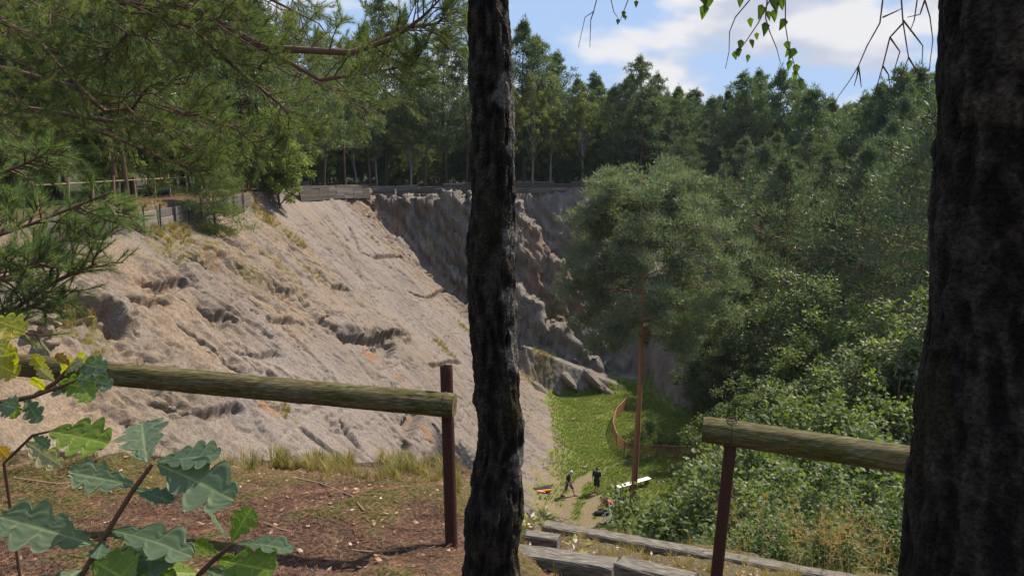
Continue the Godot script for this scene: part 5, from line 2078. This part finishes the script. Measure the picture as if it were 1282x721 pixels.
# ------------------------------------------------------------------ grass, litter and weeds on the ledge
func build_ledge_plants():
	var rng := RandomNumberGenerator.new()
	rng.seed = 64
	var green := Color(0.13, 0.16, 0.04)
	var straw := Color(0.40, 0.33, 0.17)
	var xf := []
	var cols := []
	for k in 3000:
		var x := rng.randf_range(-4.6, 3.6)
		var e := ledge_edge(x)
		var z := e + absf(rng.randfn(0.0, 0.55)) - 0.15
		if x > 0.25:
			z = rng.randf_range(e - 0.1, -3.6)
		if x < -2.2 and rng.randf() < 0.72:
			continue
		if n_mid.get_noise_2d(x * 3.0, z * 3.0) < 0.04:
			continue
		var s := rng.randf_range(0.45, 1.2) * (0.62 if x > 0.25 else 1.0)
		xf.append(Transform3D(Basis(Vector3.UP, rng.randf() * TAU).scaled(Vector3(s, s * rng.randf_range(0.7, 1.3), s)), Vector3(x, ledge_y(x, z) - 0.01, z)))
		cols.append(green.lerp(straw, clampf(rng.randf() * 0.9 + (0.25 if x > 0.2 else 0.0), 0.0, 1.0)))
	var o := scatter("ledge_grass", tuft_mesh(9, 26, 0.17, 0.07, 0.0022), mats["grass"], xf, cols)
	tag(o, "thin yellowing grass along the edge of the ledge", "grass", "", "stuff")
	xf = []
	cols = []
	for k in 170:
		var x := rng.randf_range(1.75, 3.9)
		var z := rng.randf_range(-6.6, -5.0)
		if rng.randf() < 0.35:
			continue
		var s := rng.randf_range(0.55, 1.15)
		xf.append(Transform3D(Basis(Vector3.UP, rng.randf() * TAU).rotated(Vector3(1, 0, 0.4).normalized(), rng.randf_range(-0.25, 0.25)).scaled(Vector3(s, s, s)), Vector3(x, ledge_y(x, z) - 0.02, z)))
		cols.append(Color(0.36, 0.30, 0.17).lerp(Color(0.52, 0.44, 0.28), rng.randf()))
	o = scatter("tall_dry_grass", stalk_mesh(4, 0.62), mats["grass"], xf, cols)
	tag(o, "tall straw coloured flowering grass beside the timber edging", "grass", "", "stuff")
	# brown needles and crumbs of leaves
	var g := Geo.new()
	g.tri(Vector3(-0.03, 0, 0), Vector3(0.03, 0.004, 0.0015), Vector3(0.03, 0.004, -0.0015), Color.WHITE)
	g.tri(Vector3(-0.03, 0, 0), Vector3(0.028, 0.006, 0.014), Vector3(0.028, 0.007, 0.011), Color(0.8, 0.8, 0.8))
	xf = []
	cols = []
	for k in 16000:
		var x := rng.randf_range(-4.2, 0.6)
		var z := rng.randf_range(-6.2, -1.6)
		if z < ledge_edge(x) + 0.15:
			continue
		var bs := Basis(Vector3.UP, rng.randf() * TAU).rotated(Vector3.RIGHT, rng.randf_range(-0.3, 0.3))
		xf.append(Transform3D(bs, Vector3(x, ledge_y(x, z) + rng.randf_range(0.002, 0.012), z)))
		cols.append(Color(0.13, 0.06, 0.035).lerp(Color(0.30, 0.17, 0.10), rng.randf()))
	o = scatter("needle_litter", g.mesh(), mats["litter"], xf, cols)
	tag(o, "reddish brown fallen pine needles covering the ledge", "litter", "", "stuff")
	g = Geo.new()
	g.leaf(Vector3.ZERO, Vector3(1, 0.12, 0).normalized(), Vector3(0, 0.1, 1).normalized(), 0.05, 0.014, Color.WHITE)
	g.leaf(Vector3(0.02, 0.0, 0.0), Vector3(0.8, 0.4, 0.3).normalized(), Vector3(-0.3, 0.2, 1).normalized(), 0.025, 0.010, Color(0.85, 0.85, 0.85))
	xf = []
	cols = []
	for k in 1500:
		var x := rng.randf_range(-4.2, 2.2)
		var z := rng.randf_range(-6.6, -1.6)
		if z < ledge_edge(x) + 0.1:
			continue
		var bs := Basis(Vector3.UP, rng.randf() * TAU).rotated(Vector3.RIGHT, rng.randf_range(-0.5, 0.5)).scaled(Vector3.ONE * rng.randf_range(0.35, 1.0))
		xf.append(Transform3D(bs, Vector3(x, ledge_y(x, z) + 0.008, z)))
		var c := Color(0.22, 0.12, 0.07).lerp(Color(0.42, 0.28, 0.17), rng.randf())
		if rng.randf() < 0.06:
			c = Color(0.55, 0.48, 0.38)
		cols.append(c)
	o = scatter("leaf_litter", g.mesh(), mats["litter"], xf, cols)
	tag(o, "curled dry leaf fragments strewn over the ledge", "litter", "", "stuff")
	# fallen sticks
	for s in [[[372, 600], [400, 606], [440, 622], [455, 640]], [[105, 478], [160, 520], [200, 560]], [[330, 655], [350, 664], [365, 667]], [[20, 600], [70, 607], [110, 604]], [[440, 690], [470, 693], [500, 690]]]:
		var pts := []
		var rad := []
		for q in s:
			var r := ray(q[0], maxf(q[1], 585.0))
			var t := 3.0
			while t < 8.0 and (r * t).y > ledge_y((r * t).x, (r * t).z):
				t += 0.02
			pts.append(r * t + Vector3(0, 0.006, 0))
			rad.append(0.006)
		var w := Geo.new()
		w.tube(pts, rad, 6, Color(0.22, 0.16, 0.11))
		var st := part("fallen_stick", w.mesh(), mats["far_bark"])
		tag(st, "thin dry stick lying on the needle covered ledge", "stick", "sticks on the ledge")
	# pale leaved weed by the birch foot
	for q in [[662, 655, 6.4, "yellow green weed with pale leaves right of the birch"], [680, 640, 6.7, "small weed with whitish leaves at the timber corner"], [722, 686, 5.6, "seedling with two pale green leaves between the step timbers"]]:
		var p := at(q[0], q[1], q[2])
		var y0 := ledge_y(p.x, p.z)
		var wd := thing("weed", q[3], "weed", Vector3(p.x, y0, p.z))
		var st := Geo.new()
		var hgt := maxf(p.y - y0, 0.08) + 0.05
		st.tube([Vector3(0, -0.02, 0), Vector3(0.01, hgt * 0.6, 0), Vector3(0.0, hgt, 0.01)], [0.003, 0.0025, 0.002], 5, Color(0.2, 0.22, 0.06))
		part("stem", st.mesh(), mats["far_bark"], wd)
		for k in 13:
			var a := rng.randf() * TAU
			var lf := Geo.new()
			var pale := k % 4 == 0
			var d := Vector3(cos(a), rng.randf_range(-0.1, 0.7), sin(a)).normalized()
			lf.leaf(Vector3(0, hgt * rng.randf_range(0.3, 1.0), 0) + d * 0.05, d, d.cross(Vector3.UP).normalized(), rng.randf_range(0.05, 0.085), 0.018, Color(0.55, 0.55, 0.48) if pale else Color(0.24, 0.26, 0.05))
			part("leaf", lf.mesh(), mats["grass"], wd)

# ------------------------------------------------------------------ oak saplings close to the camera
var oak_forms: Array = []

func oak_leaf_form(sd: int, lobes: float, depth: float, curl: float) -> ArrayMesh:
	# unit leaf along +x, 1 long, lobed outline, ribs raised, edges waved
	var rng := RandomNumberGenerator.new()
	rng.seed = sd
	var ph := rng.randf_range(-0.3, 0.3)
	var nz := noise(sd, 2.4, 2)
	var g := Geo.new()
	var nu := 44
	var nv := 12
	for i in nu + 1:
		var t := float(i) / nu
		for j in range(-nv, nv + 1):
			var s := float(j) / nv
			var env := 0.34 * pow(sin(PI * pow(t, 1.5) * 0.95 + 0.02), 0.7) * smoothstep(-0.02, 0.10, t) + 0.012
			var side_ph := ph + (0.25 if s > 0.0 else -0.1)
			var lob := 1.0 - depth * (1.0 - pow(absf(sin(PI * (t * lobes + side_ph))), 0.55)) * smoothstep(0.04, 0.25, t) * (1.0 - smoothstep(0.93, 1.0, t))
			var w := env * lob
			var ab := absf(s)
			# lobes sweep forward towards the tip
			var x := t + ab * ab * 0.06 * sin(PI * t)
			var z := s * w
			var y := ab * w * 0.14 - pow(t, 2.0) * curl
			y += 0.008 * nz.get_noise_2d(t * 2.0, s * 1.5) * (0.4 + ab * 2.0)
			y += 0.004 * ab * sin(TAU * (t * lobes + side_ph))
			# veins
			var vein := absf(fposmod(t * lobes - ab * 0.42 + side_ph + 0.5, 1.0) - 0.5)
			var vk := 1.0 - smoothstep(0.02, 0.11, vein)
			var mid := 1.0 - smoothstep(0.02, 0.11, ab * w / 0.16)
			y -= 0.0022 * maxf(vk * (1.0 - ab), mid)
			g.v.push_back(Vector3(x, y, z))
			var c := Color(0.44, 0.44, 0.44).lerp(Color(1.0, 0.88, 0.76), maxf(vk * 0.6 * (1.0 - ab * 0.7), mid * 0.9))
			c = c.lerp(c * 0.82, clampf(nz.get_noise_2d(t * 5.0 + 9.0, s * 3.0) + 0.2, 0.0, 1.0))
			g.c.push_back(c)
	var row := nv * 2 + 1
	for i in nu:
		for j in row - 1:
			var a := i * row + j
			g.i.append_array(PackedInt32Array([a, a + row, a + 1, a + 1, a + row, a + row + 1]))
	g.smooth_normals()
	return g.mesh()

var leaf_mats := {}
func leaf_material(key: String) -> StandardMaterial3D:
	if not leaf_mats.has(key):
		var m: StandardMaterial3D = mats["oak_leaf"].duplicate()
		var c: Color = {"green": Color(0.135, 0.19, 0.115), "deep": Color(0.085, 0.135, 0.080), "fresh": Color(0.17, 0.25, 0.04), "yellow": Color(0.42, 0.38, 0.05), "brown": Color(0.30, 0.16, 0.06), "pale": Color(0.42, 0.38, 0.24)}[key]
		m.albedo_color = (c * 2.27).linear_to_srgb()
		leaf_mats[key] = m
	return leaf_mats[key]

# a leaf from its stalk point to its tip, both (pixel, pixel, depth); face says which way the blade looks
func oak_leaf(o: Node3D, form: int, b: Array, t: Array, face: Vector3, key: String, wide := 1.0):
	var p := at(b[0], b[1], b[2])
	var q := p.lerp(at(t[0], t[1], t[2]), 0.86)
	wide *= 0.8
	var m := part("leaf", oak_forms[form % oak_forms.size()], leaf_material(key), o)
	var x := q - p
	var l := x.length()
	x /= l
	var z := x.cross(face).normalized()
	var y := z.cross(x)
	m.transform = Transform3D(Basis(x * l, y * l, z * l * wide), p - o.position)
	if key == "yellow" or key == "brown":
		tag(m, {"yellow": "yellowing lobed leaf", "brown": "withered brown leaf"}[key])

func stem(o: Node3D, pts: Array, r0: float, r1: float, called := "stem"):
	var g := Geo.new()
	var line := []
	var rad := []
	var src := []
	for p in pts:
		src.append(p if p is Vector3 else at(p[0], p[1], p[2]))
	var n := (src.size() - 1) * 4
	for k in n + 1:
		line.append(along_line(src, float(k) / n) - o.position)
		rad.append(lerpf(r0, r1, float(k) / n) * (1.0 + 0.08 * sin(k * 2.7)))
	g.tube(line, rad, 9, Color(0.11, 0.06, 0.04))
	part(called, g.mesh(), mats["far_bark"], o)

func build_oak_saplings():
	oak_forms = [oak_leaf_form(1, 4.0, 0.58, 0.10), oak_leaf_form(2, 3.5, 0.62, 0.20), oak_leaf_form(3, 4.5, 0.52, 0.03), oak_leaf_form(4, 4.0, 0.60, -0.10)]
	var up := Vector3(0, 1, 0)
	var cam := Vector3(0, 0.55, 0.85)
	var foot := at(60, 760, 0.98)
	foot = Vector3(foot.x - 0.05, ledge_y(foot.x - 0.05, foot.z), foot.z)
	var o := thing("oak_sapling", "upright oak sapling with broad grey green lobed leaves on the ledge", "sapling", foot)
	stem(o, [foot - Vector3(0, 0.05, 0), foot + Vector3(0.0, 0.6, 0.0), [96, 730, 0.97], [134, 665, 0.96], [167, 612, 0.95], [190, 581, 0.95]], 0.0046, 0.0026)
	oak_leaf(o, 0, [184, 580, 0.95], [172, 516, 1.03], Vector3(0.05, 0.75, 0.65), "green", 1.35)
	oak_leaf(o, 3, [170, 608, 0.95], [74, 590, 0.93], Vector3(0.1, 0.62, 0.78), "green", 1.0)
	oak_leaf(o, 2, [195, 578, 0.95], [287, 566, 0.95], Vector3(-0.1, 0.9, 0.35), "deep", 1.25)
	oak_leaf(o, 1, [196, 581, 0.95], [296, 622, 0.90], Vector3(0.25, 0.6, 0.75), "green", 1.15)
	oak_leaf(o, 2, [168, 612, 0.95], [222, 630, 0.92], Vector3(0, 0.9, 0.2), "deep", 0.9)
	oak_leaf(o, 0, [118, 682, 0.96], [-22, 640, 0.92], Vector3(0.05, 0.65, 0.75), "green", 1.05)
	oak_leaf(o, 1, [137, 664, 0.96], [250, 683, 0.93], Vector3(0, 0.93, 0.3), "deep", 0.95)
	oak_leaf(o, 3, [112, 700, 0.97], [185, 740, 0.90], Vector3(-0.2, 0.6, 0.7), "fresh", 1.2)
	oak_leaf(o, 0, [108, 705, 0.97], [232, 692, 0.93], Vector3(0.2, 0.75, 0.5), "green", 0.95)
	oak_leaf(o, 2, [104, 712, 0.97], [20, 760, 0.9], Vector3(0.0, 0.6, 0.7), "green", 1.1)
	oak_leaf(o, 3, [128, 676, 0.96], [120, 708, 0.92], Vector3(0.3, 0.4, 0.85), "deep", 1.2)
	oak_leaf(o, 1, [140, 712, 0.97], [215, 730, 0.92], Vector3(0.1, 0.5, 0.8), "fresh", 1.1)
	# second sapling to its right
	foot = at(230, 780, 1.05)
	foot = Vector3(foot.x, ledge_y(foot.x, foot.z), foot.z)
	o = thing("oak_sapling", "low oak sapling with translucent bright green leaves", "sapling", foot)
	stem(o, [foot - Vector3(0, 0.05, 0), foot + Vector3(0.0, 0.5, 0.0), [240, 728, 1.04], [268, 700, 1.03], [292, 681, 1.02]], 0.005, 0.0028)
	oak_leaf(o, 0, [289, 678, 1.02], [318, 630, 1.03], Vector3(0.35, 0.25, 0.9), "fresh", 1.5)
	oak_leaf(o, 2, [287, 676, 1.02], [256, 632, 1.0], Vector3(-0.8, 0.5, 0.3), "green", 0.9)
	oak_leaf(o, 1, [294, 681, 1.02], [374, 676, 1.0], Vector3(0, 0.98, 0.12), "deep", 0.9)
	oak_leaf(o, 3, [270, 700, 1.03], [362, 722, 0.98], Vector3(0, 0.7, 0.6), "fresh", 1.1)
	oak_leaf(o, 0, [272, 694, 1.03], [238, 676, 1.02], Vector3(0.1, 0.5, 0.8), "fresh", 1.2)
	oak_leaf(o, 1, [255, 712, 1.04], [330, 740, 0.99], Vector3(0.1, 0.7, 0.6), "green", 1.0)
	oak_leaf(o, 2, [248, 718, 1.04], [196, 716, 1.0], Vector3(0.1, 0.7, 0.6), "fresh", 1.2)
	# yellowing twigs reaching in from the left
	foot = at(-260, 640, 1.6)
	foot = Vector3(foot.x, ledge_y(foot.x, foot.z), foot.z)
	o = thing("oak_sapling", "oak sapling with yellowing leaves reaching past the log rail", "sapling", foot)
	stem(o, [foot - Vector3(0, 0.05, 0), foot + Vector3(0.02, 0.9, 0), [-120, 540, 1.65], [0, 504, 1.6], [42, 496, 1.6], [70, 478, 1.6], [92, 454, 1.58]], 0.009, 0.0035)
	stem(o, [[42, 496, 1.6], [70, 486, 1.58], [96, 476, 1.56]], 0.004, 0.0025, "twig")
	stem(o, [[-120, 540, 1.65], [-40, 440, 1.6], [-8, 400, 1.55]], 0.006, 0.003, "twig")
	for l in [[0, [-12, 400, 1.55], [34, 414, 1.5], "yellow"], [1, [60, 470, 1.6], [36, 442, 1.57], "yellow"], [2, [68, 478, 1.6], [44, 458, 1.56], "pale"], [3, [88, 458, 1.58], [66, 440, 1.56], "brown"], [0, [92, 455, 1.58], [134, 461, 1.53], "green"], [1, [94, 474, 1.56], [138, 480, 1.52], "green"], [2, [95, 476, 1.56], [118, 504, 1.5], "fresh"], [3, [90, 462, 1.58], [112, 440, 1.56], "yellow"], [0, [72, 480, 1.6], [108, 484, 1.54], "fresh"], [1, [30, 498, 1.6], [46, 528, 1.55], "green"], [2, [20, 500, 1.6], [16, 528, 1.56], "fresh"], [3, [0, 470, 1.6], [34, 448, 1.55], "yellow"], [0, [-10, 455, 1.6], [22, 468, 1.54], "yellow"], [1, [76, 472, 1.6], [84, 448, 1.56], "yellow"], [2, [54, 490, 1.6], [40, 470, 1.55], "yellow"], [3, [-5, 505, 1.6], [30, 515, 1.55], "green"], [0, [-12, 448, 1.6], [20, 442, 1.55], "yellow"], [1, [84, 464, 1.58], [100, 450, 1.55], "pale"], [2, [-12, 432, 1.58], [8, 440, 1.5], "yellow"], [3, [66, 482, 1.6], [78, 498, 1.56], "green"]]:
		oak_leaf(o, l[0], l[1], l[2], Vector3(0.1, 0.5, 0.8), l[3], 1.05)
	# low one with a broad yellow green leaf over the mossy lip
	foot = at(20, 640, 1.9)
	foot = Vector3(foot.x, ledge_y(foot.x, foot.z), foot.z)
	o = thing("oak_sapling", "small oak seedling with one broad yellow green leaf above the moss", "sapling", foot)
	stem(o, [foot - Vector3(0, 0.05, 0), foot + Vector3(0, 0.35, 0), [4, 580, 1.8], [40, 545, 1.72], [62, 540, 1.7]], 0.005, 0.0025)
	oak_leaf(o, 0, [60, 540, 1.7], [140, 552, 1.62], Vector3(0.0, 0.8, 0.6), "fresh", 1.1)
	oak_leaf(o, 2, [40, 545, 1.72], [64, 562, 1.7], Vector3(0.2, 0.4, 0.9), "green", 1.1)
	oak_leaf(o, 3, [10, 575, 1.8], [-8, 552, 1.75], Vector3(0.2, 0.4, 0.9), "brown", 1.2)
	oak_leaf(o, 1, [30, 552, 1.74], [74, 585, 1.7], Vector3(0.2, 0.4, 0.9), "pale", 1.0)

# ------------------------------------------------------------------ birch twigs hanging into the top of the picture
func birch_leaf_form(sd: int) -> ArrayMesh:
	var g := Geo.new()
	var nu := 14
	var nv := 4
	var rng := RandomNumberGenerator.new()
	rng.seed = sd
	for i in nu + 1:
		var t := float(i) / nu
		for j in range(-nv, nv + 1):
			var s := float(j) / nv
			var w := 0.40 * smoothstep(0.0, 0.28, t) * pow(1.0 - t, 0.8) + 0.004
			w *= 1.0 + 0.10 * (1.0 if i % 2 == 0 else -0.4)
			g.v.push_back(Vector3(t, absf(s) * w * 0.3 - t * t * 0.12 + 0.02 * sin(t * 7.0 + s * 2.0), s * w))
			g.c.push_back(Color.WHITE.lerp(Color(0.8, 0.8, 0.75), 1.0 - smoothstep(0.0, 0.15, absf(s))))
	var row := nv * 2 + 1
	for i in nu:
		for j in row - 1:
			var a := i * row + j
			g.i.append_array(PackedInt32Array([a, a + row, a + 1, a + 1, a + row, a + row + 1]))
	g.smooth_normals()
	return g.mesh()

func build_birch_twigs():
	var rng := RandomNumberGenerator.new()
	rng.seed = 321
	var forms := [birch_leaf_form(1), birch_leaf_form(2)]
	var green: StandardMaterial3D = mats["oak_leaf"].duplicate()
	green.albedo_color = Color(0.13, 0.19, 0.03).linear_to_srgb()
	var dark: StandardMaterial3D = green.duplicate()
	dark.albedo_color = Color(0.05, 0.08, 0.03).linear_to_srgb()
	var zx := func(x: float, y: float, d: float) -> Vector3:
		return at(720.0 + 0.359 * x, 0.359 * y, d)
	# limb of the middle birch that carries the leafy twigs
	var o := birch_home
	var lim := [Vector3(-0.1, 1.9, -3.52), Vector3(0.3, 1.75, -3.1), zx.call(400, -240, 2.7), zx.call(640, -190, 2.6), zx.call(760, -170, 2.6)]
	stem(o, lim, 0.022, 0.008, "limb")
	stem(o, [Vector3(-0.1, 1.9, -3.52), zx.call(60, -230, 3.1), zx.call(120, -150, 3.0), zx.call(200, -130, 3.0)], 0.016, 0.006, "limb")
	var twigs := [
		[[735, -170, 2.6], [735, 0, 2.6], [735, 90, 2.6], [745, 150, 2.58], [770, 240, 2.57], [790, 280, 2.57]],
		[[700, -175, 2.6], [680, 0, 2.6], [640, 80, 2.6], [600, 140, 2.6], [570, 180, 2.6], [550, 196, 2.6]],
		[[640, -190, 2.6], [610, 0, 2.62], [560, 60, 2.62], [540, 110, 2.62], [538, 180, 2.62], [525, 240, 2.62]],
		[[690, -180, 2.6], [665, 60, 2.58], [680, 110, 2.58], [705, 170, 2.58], [718, 222, 2.58]],
		[[450, -220, 2.66], [455, -60, 2.62], [460, 30, 2.62]],
		[[120, -150, 3.0], [75, 0, 3.0], [65, 40, 3.0], [35, 60, 3.0], [12, 165, 3.0]],
		[[65, 40, 3.0], [55, 70, 3.0], [52, 165, 3.0]],
		[[195, -130, 3.0], [185, 0, 3.0], [170, 40, 3.0], [155, 78, 3.0]],
		[[130, -145, 3.0], [122, -20, 3.0], [135, 40, 3.0], [150, 62, 3.0]],
	]
	for t in twigs:
		var pts := []
		for p in t:
			pts.append(zx.call(p[0], p[1], p[2]))
		stem(o, pts, 0.0026, 0.001, "twig")
	for l in [[735, 62, 40], [738, 142, 34], [752, 168, 30], [770, 166, 40], [748, 206, 38], [774, 222, 36], [772, 246, 30], [786, 270, 34], [664, 74, 46], [634, 112, 24], [612, 134, 32], [580, 136, 32], [572, 164, 30], [556, 176, 30], [604, 188, 26], [612, 60, 30], [655, 14, 50], [692, -14, 52], [690, 32, 40], [578, -12, 34], [455, 14, 46], [468, -18, 54], [444, -22, 40], [720, -10, 40], [668, 36, 34]]:
		var p: Vector3 = zx.call(l[0], l[1], 2.6)
		var m := part("leaf", forms[rng.randi() % 2], green if rng.randf() < 0.7 else dark, o)
		var x := (Vector3(rng.randf_range(-0.5, 0.5), -1.0, rng.randf_range(-0.2, 0.3))).normalized()
		var s: float = l[2] * 0.359 / F * 2.6 * 1.15
		var f := Vector3(rng.randf_range(-0.6, 0.6), 0.2, 1.0).normalized()
		var z := x.cross(f).normalized()
		m.transform = Transform3D(Basis(x * s, z.cross(x) * s, z * s), p - o.position)
	for l in [[150, 64, 22], [170, 36, 26], [214, 0, 26], [176, 52, 18]]:
		var p: Vector3 = zx.call(l[0], l[1], 3.0)
		var m := part("leaf", forms[0], dark, o)
		var s: float = l[2] * 0.359 / F * 3.0
		m.transform = Transform3D(Basis(Vector3(0, -s, 0), Vector3(0, 0, s), Vector3(-s, 0, 0)), p - o.position)
	# bare twigs of the right tree
	o = right_home
	stem(o, [Vector3(1.3, 1.05, -1.75), zx.call(1250, -330, 2.2), zx.call(1140, -180, 2.3), zx.call(1080, -150, 2.35)], 0.016, 0.006, "limb")
	for t in [
		[[1100, -160, 2.33], [1075, 0, 2.3], [1065, 80, 2.3], [1020, 160, 2.3], [990, 230, 2.3], [960, 280, 2.3], [910, 350, 2.3]],
		[[1140, -180, 2.3], [1140, 0, 2.3], [1146, 80, 2.3], [1165, 200, 2.3], [1150, 240, 2.3], [1120, 310, 2.3]],
		[[1146, 80, 2.3], [1100, 130, 2.3], [1075, 230, 2.3], [1055, 300, 2.3], [1045, 340, 2.3]],
		[[1146, 70, 2.3], [1200, 140, 2.28], [1215, 160, 2.28], [1212, 225, 2.28]],
		[[1170, -210, 2.28], [1195, 0, 2.28], [1185, 70, 2.28], [1170, 110, 2.28]],
		[[1200, -230, 2.25], [1222, 0, 2.25], [1240, 60, 2.25], [1250, 140, 2.25], [1236, 250, 2.25]],
		[[1222, 0, 2.25], [1205, 50, 2.25], [1160, 60, 2.27]],
		[[1165, 200, 2.3], [1195, 250, 2.3], [1235, 262, 2.3]],
		[[990, 230, 2.3], [985, 265, 2.3], [975, 300, 2.3]],
		[[990, 230, 2.3], [996, 270, 2.3], [1000, 305, 2.3]],
		[[1075, 60, 2.3], [1120, 40, 2.3], [1140, 30, 2.3]],
		[[1075, 230, 2.3], [1095, 260, 2.3], [1100, 300, 2.3]],
		[[1100, 130, 2.3], [1135, 180, 2.3], [1110, 260, 2.3]],
	]:
		var pts := []
		for p in t:
			pts.append(zx.call(p[0], p[1], p[2]))
		stem(o, pts, 0.0028, 0.001, "twig")
